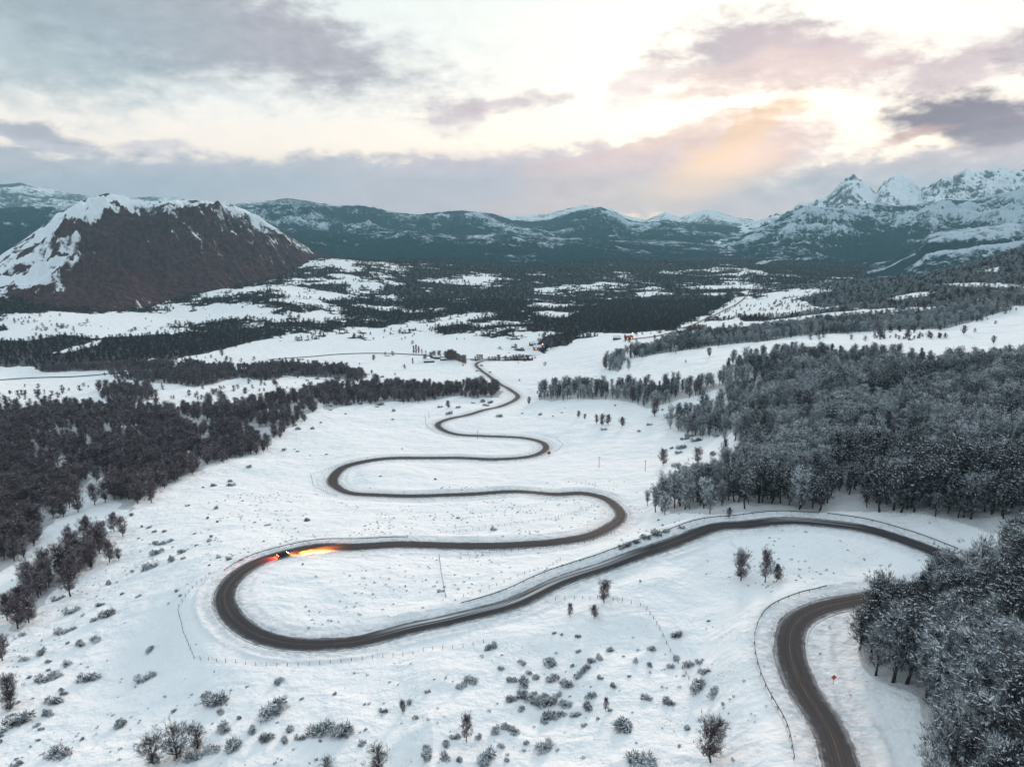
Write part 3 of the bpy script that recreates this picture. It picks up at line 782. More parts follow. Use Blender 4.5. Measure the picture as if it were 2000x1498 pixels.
def s_lump(qx, qy, X, Y, Z, gx, gy, t, rg):
    return .26 + .30 * sstep(.2, .6, t) + (rg - .4) * .9
mountain('snowy_knoll',
    [(1690,530,3700),(1740,510,3700),(1790,480,3700),(1815,458,3700),(1850,450,3700),(1900,447,3700),(1950,440,3700),(2020,432,3700),(2200,410,3700),(2600,400,3700)],
    [(1690,3200),(1850,2850),(2600,2500)], M_BLUE, 800, 83, 70, 260, s_lump, nr=120, per=1.6, shape=.8)

# ------------------------------------------------------------------ river
def build_river():
    m, n, b = new_mat('river water with painted sky sheen')
    p = geo_pos(n)
    n.put(b.inputs['Base Color'], n.mix(n.noise(p, .02, 3), (.40, .41, .42), (.62, .61, .60)))  # pale sky reflection painted as base colour, specular is off
    b.inputs['Roughness'].default_value = .6
    b.inputs['Specular IOR Level'].default_value = .0
    for i, (pts, wd) in enumerate([([(1482,517),(1496,513),(1512,510),(1530,507),(1552,506)], 46), ([(1455,482),(1475,485),(1500,490),(1480,493)], 70), ([(1436,471),(1450,474),(1475,474)], 80)]):
        L = []
        for q in pts:
            a, b_, c = pixdir(*q); D = (CAMZ - 3) / -c
            L.append((a * D, b_ * D))
        L = catmull(L, 12)
        z = np.array([max(ground_z(x, y)[0], ground_z(x, y + 40)[0], ground_z(x, y - 40)[0]) for x, y in L]).max() + 1.0
        L = np.column_stack([L, smooth(ground_z(L[:, 0], L[:, 1]), 15) + 5.0])
        ribbon('river', L, wd / 2 * 1.0, m, 0)
build_river()

# ------------------------------------------------------------------ plants
class MB:
    """collects triangles and quads with a material index each"""
    def __init__(s): s.v = []; s.f = []; s.mi = []; s.n = 0
    def add(s, verts, faces, mi=0):
        s.v.append(np.asarray(verts, float)); s.f += [tuple(i + s.n for i in f) for f in faces]
        s.mi += [mi] * len(faces); s.n += len(verts)
    def tube(s, pts, rad, sides=5, mi=0, cap=True):
        pts = np.asarray(pts, float); k = len(pts)
        V = []
        for i in range(k):
            d = pts[min(i + 1, k - 1)] - pts[max(i - 1, 0)]; d = d / (np.linalg.norm(d) + 1e-9)
            a = np.cross(d, [0, 0, 1.0] if abs(d[2]) < .9 else [1.0, 0, 0]); a /= np.linalg.norm(a); b = np.cross(d, a)
            for j in range(sides):
                t = 2 * math.pi * j / sides
                V.append(pts[i] + (a * math.cos(t) + b * math.sin(t)) * rad[i])
        Fc = [(i * sides + j, i * sides + (j + 1) % sides, (i + 1) * sides + (j + 1) % sides, (i + 1) * sides + j) for i in range(k - 1) for j in range(sides)]
        if cap: Fc.append(tuple((k - 1) * sides + j for j in range(sides)))
        s.add(V, Fc, mi)
    def box(s, c, size, rz=0, mi=0, taper=1.0):
        x, y, z = [q / 2 for q in size]; V = []
        for dz, k in ((-z, 1.0), (z, taper)):
            for dx, dy in ((-x, -y), (x, -y), (x, y), (-x, y)):
                dx *= k; dy *= k
                V.append((c[0] + dx * math.cos(rz) - dy * math.sin(rz), c[1] + dx * math.sin(rz) + dy * math.cos(rz), c[2] + dz))
        s.add(V, [(0, 3, 2, 1), (4, 5, 6, 7), (0, 1, 5, 4), (1, 2, 6, 5), (2, 3, 7, 6), (3, 0, 4, 7)], mi)
    def mesh(s, name, mats, smooth_=False):
        me = bpy.data.meshes.new(name)
        me.from_pydata(np.vstack(s.v).tolist(), [], s.f)
        for m in mats: me.materials.append(m)
        me.polygons.foreach_set('material_index', np.array(s.mi, np.int32))
        if smooth_: me.polygons.foreach_set('use_smooth', np.ones(len(s.f), bool))
        me.update()
        return me
    def build(s, name, mats, parent=None, smooth_=False):
        o = bpy.data.objects.new(name, s.mesh(name, mats if isinstance(mats, list) else [mats], smooth_))
        COL.objects.link(o)
        if parent: o.parent = parent
        return o

def tagit(o, label, cat, group=None):
    o['label'] = label; o['category'] = cat
    if group: o['group'] = group
    return o
def empty(name, loc, rz=0.0):
    o = bpy.data.objects.new(name, None); COL.objects.link(o)
    o.location = loc; o.rotation_euler = (0, 0, rz); o.empty_display_size = .5
    return o

def unit(v): return v / (np.linalg.norm(v, axis=-1, keepdims=True) + 1e-9)

def twig_fans(mb, A, out, n, length, width, r, up=.5, mi=0):
    """n slender tapering twigs at every point of A, spreading outwards"""
    k = len(A)
    P = np.repeat(A, n, 0); O = np.repeat(out, n, 0)
    d = unit(O + r.normal(0, .62, P.shape) + np.array([0, 0, up]))
    L = length * r.uniform(.55, 1.25, (len(P), 1)); Wd = width * r.uniform(.6, 1.2, (len(P), 1))
    side = unit(np.cross(d, r.normal(0, 1, P.shape)))
    P = P + r.normal(0, length * .22, P.shape)
    a = P - side * Wd * .5; b = P + side * Wd * .5; c = P + d * L * .6 + side * Wd * .55; e = P + d * L
    V = np.stack([a, b, c, e], 1).reshape(-1, 3)
    mb.add(V, [(4 * i, 4 * i + 1, 4 * i + 2, 4 * i + 3) for i in range(len(P))], mi)
def snow_pads(mb, A, size, r, mi=1, tilt=.45):
    """small sagging caps of snow resting on the twigs"""
    for p in A:
        s = size * r.uniform(.5, 1.3); k = 5; ph = r.uniform(0, 6.28)
        tx, ty = r.normal(0, tilt, 2)
        V = [(p[0], p[1], p[2] + s * .32)]
        ya = math.atan2(p[1], p[0]) + r.normal(0, .5); ca_, sa_ = math.cos(ya), math.sin(ya)
        for j in range(k):
            t = ph + 2 * math.pi * j / k; q = s * r.uniform(.6, 1.15)
            ex, ey = math.cos(t) * q * 1.35, math.sin(t) * q * .42
            dx, dy = ex * ca_ - ey * sa_, ex * sa_ + ey * ca_
            V.append((p[0] + dx, p[1] + dy, p[2] + dx * tx * .6 + dy * ty * .6))
        mb.add(V, [(0, j + 1, (j + 1) % k + 1) for j in range(k)], mi)

def make_tree(seed, h=14.0, rx=.27, base=.28, n_pts=260, n_twig=9, tl=1.25, tw=.10, snow=0, shape='oval', limbs=11, snow_size=.42):
    r = np.random.default_rng(seed)
    tr = MB(); cr = MB()
    top = h * .93
    zs = np.linspace(0, top, 7)
    bend = np.cumsum(r.normal(0, h * .012, (7, 2)), 0); bend[0] = 0
    tp = np.column_stack([bend, zs])
    r0 = h * .020
    tr.tube(np.vstack([[0, 0, -h * .05], tp]), [r0 * 1.5, r0 * 1.15] + list(r0 * (1 - zs[1:] / top * .85)), 6, 0)
    def env(t):                                           # crown radius at relative height
        u = (t - base) / (1 - base)
        u = np.clip(u, 0, 1)
        if shape == 'oval': return rx * h * np.sqrt(np.clip(1 - (2 * u - .85) ** 2 / 1.35, 0, 1)) * (1 - .15 * u)
        if shape == 'vase': return rx * h * (.35 + .75 * u ** .7) * np.sqrt(np.clip(1 - u ** 5, 0, 1))
        if shape == 'column': return rx * h * np.clip(.55 + 1.2 * u - 1.75 * u ** 2.2, .04, 1)
        return rx * h * (1 - u) ** .7                      # cone
    # clustered crown points: boughs with open air between them
    nb = limbs
    bt = base + (1 - base) * (np.arange(nb) + r.uniform(.1, .9, nb)) / nb * .95
    ba = r.uniform(0, 6.28) + np.arange(nb) * 2.4 + r.normal(0, .3, nb)
    pts = []; outs = []
    for k in range(nb):
        R_ = env(bt[k]) * r.uniform(.8, 1.15)
        z0 = max(.12, bt[k] - .16 - .1 * r.random()) * h
        st = np.array([np.interp(z0, zs, tp[:, 0]), np.interp(z0, zs, tp[:, 1]), z0])
        en = np.array([math.cos(ba[k]) * R_, math.sin(ba[k]) * R_, bt[k] * h + h * .04])
        midp = st * .5 + en * .5 + np.array([0, 0, -h * .02]) + r.normal(0, h * .012, 3)
        tr.tube([st, midp, en], [r0 * .42, r0 * .28, r0 * .08], 4, 0, False)
        n = n_pts // nb
        t = r.uniform(.30, 1.08, n)[:, None]
        sp = st * (1 - t) ** 2 + 2 * midp * t * (1 - t) + en * t ** 2
        off = r.normal(0, 1, (n, 3)) * np.array([1, 1, .8]) * R_ * .30 * (.5 + t)
        off[:, 2] += abs(off[:, 2]) * .3
        q = sp + off
        pts.append(q); outs.append(unit(off + (en - st) * .35))
    q = np.column_stack([r.normal(0, env(.8) * .3 + .2, n_pts // 8), r.normal(0, env(.8) * .3 + .2, n_pts // 8), r.uniform(.7, .98, n_pts // 8) * h])
    pts.append(q); outs.append(unit(q * [1, 1, 0] + [0, 0, .7]))
    A = np.vstack(pts); O = np.vstack(outs)
    A[:, 2] = np.maximum(A[:, 2], h * base * .6)
    # thin branches that feed the twig fans
    step = max(1, len(A) // 90)
    for p, o in zip(A[::step], O[::step]):
        cr.tube([p - o * tl * 1.6, p + o * tl * .2], [r0 * .12, r0 * .05], 3, 0, False)
    twig_fans(cr, A, O, n_twig, tl, tw, r, .85)
    if snow:
        w = r.random(len(A)) < .25 + .75 * sstep(.25 * h, .9 * h, A[:, 2])
        B = A[w]; B = B[r.permutation(len(B))[:snow]]
        snow_pads(cr, B + np.array([0, 0, tl * .25]), snow_size, r)
    return tr, cr

def make_bush(seed, w=3.0, h=1.5, n_pts=110, n_twig=8, snow=60, tl=.5, tw=.07, snow_size=.24):
    r = np.random.default_rng(seed)
    mb = MB()
    lob = [(r.uniform(-.42, .42) * w, r.uniform(-.28, .28) * w, r.uniform(.14, .30) * w, r.uniform(.45, 1.15) * h) for _ in range(6)]
    A = []; O = []
    for i in range(n_pts):
        cx, cy_, rr, hh = lob[i % 6]
        d = unit(r.normal(0, 1, 3)); d[2] = abs(d[2]); q = r.uniform(.55, 1.0)
        A.append((cx + d[0] * rr * q, cy_ + d[1] * rr * q, d[2] * hh * q * .9)); O.append(d)
    A = np.array(A); O = np.array(O)
    for k in range(14):
        p = A[r.integers(len(A))]; mb.tube([(p[0] * .25, p[1] * .25, -.3), (p[0] * .6, p[1] * .6, p[2] * .5), p], [.06, .04, .015], 3, 0, False)
    twig_fans(mb, A, O, n_twig, tl, tw, r, .35)
    top = A[A[:, 2] > h * .25]
    snow_pads(mb, top[r.permutation(len(top))[:snow]] + np.array([0, 0, .12]), snow_size, r, 1, .6)
    return mb

FROST = [make_tree(100 + i, h=15 + (i % 3), rx=(.19, .22, .18, .21, .17, .20)[i], base=(.30, .26, .34, .30, .22, .32)[i], n_pts=250, n_twig=9,
                   snow=(260, 230, 250, 130, 110, 130)[i], shape=('oval', 'oval', 'vase', 'oval', 'cone', 'vase')[i], limbs=12, snow_size=.40) for i in range(6)]
BARE = [make_tree(200 + i, h=12 + (i % 3), rx=(.23, .27, .21, .25, .24)[i], base=(.26, .22, .30, .24, .18)[i], n_pts=300, n_twig=11, tw=.085,
                  snow=26, shape=('oval', 'vase', 'oval', 'oval', 'vase')[i], limbs=11) for i in range(5)]
POP = [make_tree(300 + i, h=14, rx=.10, base=.10, n_pts=150, n_twig=7, tl=1.5, tw=.12, snow=0, shape='column', limbs=14) for i in range(2)]
SHRB = [make_tree(320 + i, h=7, rx=.36, base=.04, n_pts=240, n_twig=8, tl=.9, tw=.055, snow=30, shape='vase', limbs=14, snow_size=.22) for i in range(2)]
FARB = [make_tree(400 + i, h=13, rx=.34, base=.10, n_pts=60, n_twig=4, tl=2.4, tw=.55, snow=(0, 0, 2, 4)[i], shape='oval', limbs=9, snow_size=.7) for i in range(4)]
BUSH = [make_bush(500 + i, w=(3, 3.4, 2.6, 3.2, 2.2, 4.2)[i], h=(1.3, 1.1, 1.5, .9, 1.3, 1.4)[i], snow=(120, 120, 100, 120, 80, 130)[i]) for i in range(6)]

def meshes(kind, lst, twig, limit=None):
    res = []
    for tr, cr in lst:
        res.append((tr.mesh('trunk', [M_BARK]), cr.mesh('crown', [twig, M_CLUMP])))
    return res
ME_FROST = meshes('frost', FROST[:3], M_TWIG_FROST) + meshes('frost', FROST[3:], M_TWIG_DIM)
ME_BARE = meshes('bare', BARE, M_TWIG_BARE)
ME_POP = meshes('pop', POP, M_TWIG_TAN)
ME_SHRB = meshes('shrb', SHRB, M_TWIG_DARK)
ME_BUSH = [b.mesh('bush', [M_TWIG_BUSH, M_CLUMP]) for b in BUSH]
H_FROST = [15 + (i % 3) for i in range(6)]; H_BARE = [12 + (i % 3) for i in range(5)]
def merged(pairs, mats):
    """trunk and crown of one tree in one mesh, for woodland masses"""
    out = []
    for tr, cr in pairs:
        m = MB()
        m.add(np.vstack(tr.v), tr.f, 0)
        m.add(np.vstack(cr.v), cr.f, 0); m.mi[-len(cr.f):] = [q + 1 for q in cr.mi]
        out.append(m.mesh('woodland_tree', mats))
    return out

def scatter(name, pts, scl, idx, meshes_, label, cat='wood'):
    """one mass of plants: instances set on points by a geometry node tree"""
    protos = [bpy.data.objects.new('woodland_tree', m) for m in meshes_]
    me = bpy.data.meshes.new(name)
    me.vertices.add(len(pts)); me.vertices.foreach_set('co', np.asarray(pts, np.float32).ravel())
    r = np.random.default_rng(len(pts))
    for k, v, ty in (('scl', scl, 'FLOAT'), ('rz', r.uniform(0, 6.28, len(pts)), 'FLOAT'), ('which', idx, 'INT')):
        a = me.attributes.new(k, ty, 'POINT'); a.data.foreach_set('value', np.asarray(v, np.float32 if ty == 'FLOAT' else np.int32))
    o = bpy.data.objects.new(name, me); COL.objects.link(o)
    o['kind'] = 'stuff'; o['label'] = label; o['category'] = cat
    ng = bpy.data.node_groups.new(name, 'GeometryNodeTree')
    ng.interface.new_socket('Geometry', in_out='INPUT', socket_type='NodeSocketGeometry')
    ng.interface.new_socket('Geometry', in_out='OUTPUT', socket_type='NodeSocketGeometry')
    L = ng.links.new; N = ng.nodes.new
    gi = N('NodeGroupInput'); go = N('NodeGroupOutput')
    join = N('GeometryNodeJoinGeometry')
    def na(nm, ty):
        n = N('GeometryNodeInputNamedAttribute'); n.data_type = ty; n.inputs[0].default_value = nm
        return n.outputs[0]
    for k, p in enumerate(protos):
        ob = N('GeometryNodeObjectInfo'); ob.inputs['Object'].default_value = p; ob.inputs['As Instance'].default_value = True
        cmp_ = N('FunctionNodeCompare'); cmp_.data_type = 'INT'; cmp_.operation = 'EQUAL'
        L(na('which', 'INT'), cmp_.inputs[2]); cmp_.inputs[3].default_value = k
        ip = N('GeometryNodeInstanceOnPoints')
        L(gi.outputs[0], ip.inputs['Points']); L(cmp_.outputs[0], ip.inputs['Selection']); L(ob.outputs['Geometry'], ip.inputs['Instance'])
        cx = N('ShaderNodeCombineXYZ'); L(na('rz', 'FLOAT'), cx.inputs[2]); L(cx.outputs[0], ip.inputs['Rotation'])
        cs = N('ShaderNodeCombineXYZ'); s_ = na('scl', 'FLOAT')
        for q in range(3): L(s_, cs.inputs[q])
        L(cs.outputs[0], ip.inputs['Scale'])
        L(ip.outputs[0], join.inputs[0])
    L(join.outputs[0], go.inputs[0])
    md = o.modifiers.new('scatter', 'NODES'); md.node_group = ng
    return o

def road_dist(x, y):
    i, j = grid_ij(x, y)
    return RD[np.round(i).astype(int), np.round(j).astype(int)]

# candidate stems on a jittered grid whose pitch follows distance
def stems(y0, y1, pitch, halfw):
    nx = int(2 * halfw / pitch); ny = int((y1 - y0) / pitch)
    gx, gy = np.meshgrid(np.arange(nx) * pitch - halfw, y0 + np.arange(ny) * pitch)
    gx = gx + rng.uniform(-.48, .48, gx.shape) * pitch; gy = gy + rng.uniform(-.48, .48, gy.shape) * pitch
    gx = gx.ravel(); gy = gy.ravel()
    k = np.abs(gx / gy) < .92
    gx, gy = gx[k], gy[k]
    gz = ground_z(gx, gy)
    px, py, dep = project(gx, gy, gz)
    k = (px > -290) & (px < 2300) & (py < 1760) & (road_dist(gx, gy) > 8.5)
    gx, gy, gz, px, py, dep = [v[k] for v in (gx, gy, gz, px, py, dep)]
    js = np.where((gy < 290) & (gx > 0), 1.5, 5.5); jx = rng.normal(0, 1, gx.shape) * js; jy = rng.normal(0, 1, gx.shape) * js
    m = wood_mask(gx + jx, gy + jy, gz) > .5
    return [v[m] for v in (gx, gy, gz, px, py, dep)]
S1 = stems(70, 640, 4.5, 640)
S2 = stems(640, 1250, 6.6, 1200)
S3 = stems(1250, 2400, 11, 2200)
S4 = stems(2400, 4300, 19, 3900)
def cat(*s): return [np.concatenate(v) for v in zip(*s)]
NEARW = cat(S1, S2)
x, y, z, px, py, dep = NEARW
gap = fbm(x, y, 15, 3, 91) > np.where(px < 1000, -.12, -.24)
inbelt = gap | (dep < 250)
x, y, z, px, py, dep = [v[inbelt] for v in (x, y, z, px, py, dep)]
right = px > 1020 + (py < 760) * 20
fr = right; br = ~right
def take(m): return [v[m] for v in (x, y, z, px, py, dep)]
TF, TBR = take(fr), take(br)

def own_tree(kind, pair, loc, scale, rz, label, catg, group):
    t = empty(kind, loc, rz); t.scale = (scale,) * 3 if not isinstance(scale, tuple) else scale
    for nm, me in zip(('trunk', 'crown'), pair):
        c = bpy.data.objects.new(nm, me); COL.objects.link(c); c.parent = t
    tagit(t, label, catg, group)
    return t

def split_nearest(T, n, inframe_pad=10):
    x, y, z, px, py, dep = T
    vis = (px > -inframe_pad) & (px < 2000 + inframe_pad) & (py < 1540)
    order = np.argsort(dep + (~vis) * 1e6)
    return order[:n], order[n:]
def frost_label(px, py):
    if py > 1060:
        w = ('on the side hiding the road' if py < 1200 else 'overhanging the snow beside the orange sign' if px < 1840 and py < 1400 else 'deep in its middle' if py < 1350 else 'in its lowest part')
        return 'snow dusted tree in the near right wood, ' + w, 'snow dusted trees of the near right wood ' + w
    if 0: return 'snow dusted bare tree in the wood at the right edge beside the nearest bend', 'snow dusted trees of the wood beside the nearest bend'
    if py > 955:
        w = ('on the jutting left tip' if px < 1440 else 'above the start of the upper bend' if px < 1580 else 'behind the crown of the upper bend' if px < 1740 else 'behind the guardrail at the right' if px < 1880 else 'at the far right behind the nearer wood')
        return 'snow dusted tree of the hillside wood edge, ' + w, 'snow dusted trees of the hillside wood edge ' + w
    return 'snow dusted bare tree within the big wood on the right hillside', 'snow dusted trees of the right hillside wood'
def bare_label(px, py):
    if px > 600: return 'dark bare tree in the belt of trees left of the valley road', 'dark bare trees of the belt left of the valley road'
    if px < 200 and py > 900:
        w = 'at the lowest end' if py > 1040 else 'along the gully' if py > 970 else 'behind the gully'
        return 'dark bare tree in the lower left wood, ' + w, 'dark trees of the lower left wood ' + w
    if 0: return 'dark bare tree at the lower edge of the left wood beside the snowy gully', 'dark bare trees of the left wood beside the gully'
    return 'dark bare tree along the front edge of the left wood', 'dark bare trees along the front of the left wood'

VAR1 = lambda x, y: .5 + fbm(x, y, 34, 3, 95)
VAR2 = lambda x, y: 1 + .30 * fbm(x, y, 26, 2, 97)
def pick_frost(x, y, r):
    """light crowns gather in drifts, darker ones between"""
    v = VAR1(x, y) + r.normal(0, .16, np.shape(x)) - .22 * (y < 262)
    return np.where(v > .48, r.integers(0, 3, np.shape(x)), 3 + r.integers(0, 3, np.shape(x)))
i_own, i_rest = split_nearest(TF, 285)
r_ = np.random.default_rng(5)
for i in i_own:
    X_, Y_, Z_, a_, b_, d_ = [v[i] for v in TF]
    k = int(pick_frost(np.array([X_]), np.array([Y_]), r_)[0]); s = .98 * r_.uniform(.66, 1.2) * float(VAR2(np.array([X_]), np.array([Y_]))[0])
    lb, gp = frost_label(a_, b_)
    own_tree('frosted_tree', ME_FROST[k], (X_, Y_, Z_ - .2), s, r_.uniform(0, 6.28), lb, 'tree', gp)
mf = merged(FROST[:3], [M_BARK, M_TWIG_FROST, M_CLUMP]) + merged(FROST[3:], [M_BARK, M_TWIG_DIM, M_CLUMP])
n = len(i_rest)
scatter('frosted_woodland', np.column_stack([TF[0][i_rest], TF[1][i_rest], TF[2][i_rest] - .2]), r_.uniform(.5, 1.05, n) * VAR2(TF[0][i_rest], TF[1][i_rest]), pick_frost(TF[0][i_rest], TF[1][i_rest], r_), mf,
        'snow dusted bare woodland covering the right hillside')
# left woods: the front rows are single trees
x, y, z, px, py, dep = TBR
order = np.argsort(dep)
own = [i for i in order if px[i] > -10][:240]; ownset = set(int(q) for q in own)
rest = np.array([i for i in range(len(x)) if i not in ownset])
for i in own:
    k = int(r_.integers(5)); s = r_.uniform(.8, 1.15)
    lb, gp = bare_label(px[i], py[i])
    own_tree('bare_tree', ME_BARE[k], (x[i], y[i], z[i] - .2), s, r_.uniform(0, 6.28), lb, 'tree', gp)
mbm = merged(BARE, [M_BARK, M_TWIG_BARE, M_CLUMP])
scatter('bare_woodland', np.column_stack([x[rest], y[rest], z[rest] - .2]), r_.uniform(.5, 1.08, len(rest)) * VAR2(x[rest], y[rest]), r_.integers(0, 5, len(rest)), mbm,
        'dark bare woodland filling the left side of the slope')
x, y, z, px, py, dep = cat(S3, S4)
mfar = merged(FARB, [M_BARK, M_TWIG_FAR, M_CLUMP])
scatter('valley_woodland', np.column_stack([x, y, z - .3]), r_.uniform(.34, .72, len(x)) * np.where(dep > 2400, 1.1, 1.0), np.where((px > 1500) & (dep < 2700) & (r_.random(len(x)) < .7), 4 + r_.integers(0, 2, len(x)), r_.integers(0, 4, len(x))), mfar + merged(FARB[2:], [M_BARK, M_TWIG_FROST, M_CLUMP]),
        'dark patches of bare woodland between the snowfields of the valley')
print('trees', len(TF[0]), len(TBR[0]), len(x))

# ------------------------------------------------------------------ single trees on the open snow
def put_tree(kind, lib, heights, px, py, hpx, k, label, group=None, wide=1.0):
    h = hit(px, py)
    if not h: return
    _, _, d = project(*[np.array(q) for q in h])
    s = hpx * float(d) / F / heights[k] / 1.0
    own_tree(kind, lib[k], (h[0], h[1], h[2] - .15), (s * wide, s * wide, s), random.uniform(0, 6.28), label, 'tree', group)
ONE = [
 (1295,909,33,0,'oval bare tree alone on the snowfield, left of the two beside the dark wood'),
 (1362,907,33,1,'rounded bare tree on the snowfield just above the tip of the hillside wood'),
 (1447,1133,62,4,'tall bare tree left of the pair inside the upper bend'),
 (1494,1137,68,2,'tallest bare tree standing inside the upper bend'),
 (1517,1136,36,0,'small bare tree leaning at the right of the group inside the upper bend'),
 (1180,1176,48,4,'conical bare tree just below the climbing straight of the road'),
 (1113,1205,30,2,'little bare tree left of the two on the brow below the road'),
 (1160,1207,28,0,'little bare tree right of the two on the brow below the road'),
 (911,1448,60,2,'upright bare tree standing among bushes at the bottom centre'),
 (787,1394,32,2,'thin leafless sapling left of the bottom centre'),
 (1183,1388,30,2,'thin leafless sapling beyond the thicket of bushes'),
 (1424,1012,22,0,'tiny bare tree on the bank between the guardrail and the wood'),
 (875,798,16,0,'small bare tree alone beside the valley road left side'),
 (1130,816,14,0,'leftmost tiny tree of the row on the far snowfield'),
 (1142,819,11,1,'tiniest tree of the row on the far snowfield'),
 (1165,829,20,2,'slim bare tree at the left of the close trio on the far snowfield'),
 (1176,831,23,4,'middle tree of the close trio on the far snowfield'),
 (1188,830,21,0,'right tree of the close trio on the far snowfield'),
 (1215,834,20,0,'round bare tree right of the trio on the far snowfield'),
 (1279,813,36,4,'dark bare tree between the far snowfield and the hem of the wood'),
 (1033,790,15,1,'small dark tree beside the road where it narrows into the distance'),
 (47,1207,66,1,'bushy dark tree at the lowest end of the gully on the left'),
 (75,1168,58,0,'dark bare tree above the lowest one in the left gully'),
 (121,1129,70,1,'wide dark bare tree in the middle of the left gully'),
 (90,1130,60,3,'dark bare tree crowding the middle of the left gully'),
 (149,1106,52,0,'dark bare tree behind the wide one in the left gully'),
 (178,1112,34,1,'short dark tree on the near bank of the left gully'),
 (136,1085,60,2,'tall dark tree on the far bank of the left gully'),
 (172,1062,55,0,'dark tree near the upper end of the left gully'),
 (191,1075,50,3,'dark tree beside the upper end of the left gully'),
 (214,1098,44,0,'dark tree with a round crown right of the left gully'),
 (232,1094,24,1,'low dark tree just right of the round crowned one by the gully'),
 (240,1047,40,1,'rightmost dark tree at the head of the left gully'),
 (223,1038,38,0,'dark tree beside the rightmost one at the head of the gully'),
 (5,1290,54,1,'dark bare tree cut by the left edge of the picture'),
 (20,1372,60,3,'spreading bare tree at the left edge low in the picture'),
 (1352,850,42,2,'frosted bare tree at the left tip of the small wood by the stream'),
 (1235,786,30,0,'bare tree in front of the hem of the wood'),
 (1183,722,24,1,'bare tree at the tip of the long ribbon of trees'),
 (1232,686,15,0,'small bare tree on the far right snowfield'),
 (1385,697,18,1,'round bare tree on the smooth snowfield above the wood'),
 (1716,658,22,1,'round bare tree on the upper right snowfield, leftmost'),
 (1772,662,20,0,'round bare tree on the upper right snowfield, middle'),
 (1882,654,18,0,'slim tree on the upper right snowfield'),
 (1940,672,16,1,'round tree at the right end of the upper snowfield'),
 (960,776,24,3,'dark tree at the right end of the tree belt by the valley road'),
 (925,776,22,0,'dark tree in the belt by the valley road'),
 (730,705,12,0,'small tree on the flat valley field'), (434,697,14,1,'round tree by the track across the valley field'),
]
for i, (a, b_, hp, k, lb) in enumerate(ONE):
    put_tree('bare_tree', ME_BARE, H_BARE, a, b_, hp, k, lb, None, .95 if k != 2 else .75)
put_tree('bare_tree', ME_BARE, H_BARE, 1388, 1488, 100, 4, 'large pale bare tree near the bottom edge left of the road', None, 1.0)
for a, b_, hp, k, lb in [(738,1510,58,0,'dense round shrub tree cut by the bottom edge'), (640,1506,32,1,'small twiggy shrub tree at the bottom edge left of centre'),
                     (300,1492,66,0,'left part of the big leafless thicket at the bottom left'), (345,1480,72,1,'tallest middle part of the leafless thicket at the bottom left'),
                     (385,1462,52,0,'right part of the leafless thicket at the bottom left'), (20,1385,40,1,'low leafless thicket at the foot of the spreading tree on the left')]:
    put_tree('leafless_thicket', ME_SHRB, [7, 7], a, b_, hp, k, lb, None, 1.0)
# poplars by the ranch
for i, (a, b_, hp) in enumerate([(808,690,15),(813,690,17),(818,690,14),(824,691,10),(832,692,8),(806,711,12)]):
    put_tree('poplar_tree', ME_POP, [14, 14], a, b_, hp, i % 2, 'slim tan poplar in the cluster beyond the ranch sheds', 'poplars beyond the ranch sheds', 1.2)
for i in range(17):
    a = 872 + i * 2.3; put_tree('poplar_tree', ME_POP, [14, 14], a, 704 + max(0, i - 8) * .9, 17 + 7 * math.sin(i * .4) * .5 + (i % 3), i % 2, 'tan poplar in the windbreak row beside the ranch', 'poplars of the ranch windbreak row', 1.3)
for i in range(12):
    put_tree('poplar_tree', ME_POP, [14, 14], 1340 + i * 3.5, 648 - i * .3, 10 + i % 3, i % 2, 'poplar in the row by the village road', 'poplars by the village road', 1.3)

# ------------------------------------------------------------------ bushes
B4 = [(295,845,70),(450,855,65),(390,880,40),(250,930,75),(312,915,38),(340,980,42),(408,960,58),(630,1005,35),(172,1018,40),(100,1040,60),(285,1065,55),(205,1055,30),(225,1110,80),(170,1130,80),(372,1125,70),(605,1125,90),
 (225,1222,62),(80,1305,90),(195,1278,50),(505,1318,70),(240,1430,110),(930,1265,45),(1175,1140,50),(1150,1255,110),(1055,1345,45),(1120,1370,80),(1220,1335,60),(1340,1335,110),(1430,1340,110),(1195,1385,40),(930,1330,80),
 (800,1450,100),(880,1420,80),(980,1410,100),(1250,1375,50),(620,658,75),(712,632,40),(665,560,50),(762,597,35),(655,600,40),(880,547,32),(918,618,30),(963,625,34),(1010,628,20),(878,652,15),(880,685,12),(1290,462,36),(1123,482,28),(1065,472,14),
 (905,413,22),(895,318,25),(963,298,25),(963,313,20),(850,325,15),(1040,238,22),(815,520,14),(555,440,25),(690,510,25),(1245,80,25),(1310,80,14),(345,1380,20),(420,817,30),(345,860,22),(315,400,25),(240,452,20),(515,770,25),(300,745,40),
 (240,792,60),(730,1262,20),(1000,1290,30),(1270,648,12),(910,1210,105),(860,1195,50),(160,1385,16),(130,1410,14),(65,1490,50),(5,1365,30),(1160,1310,20),(1400,1190,30),(1265,1210,22),(1345,1385,20)]
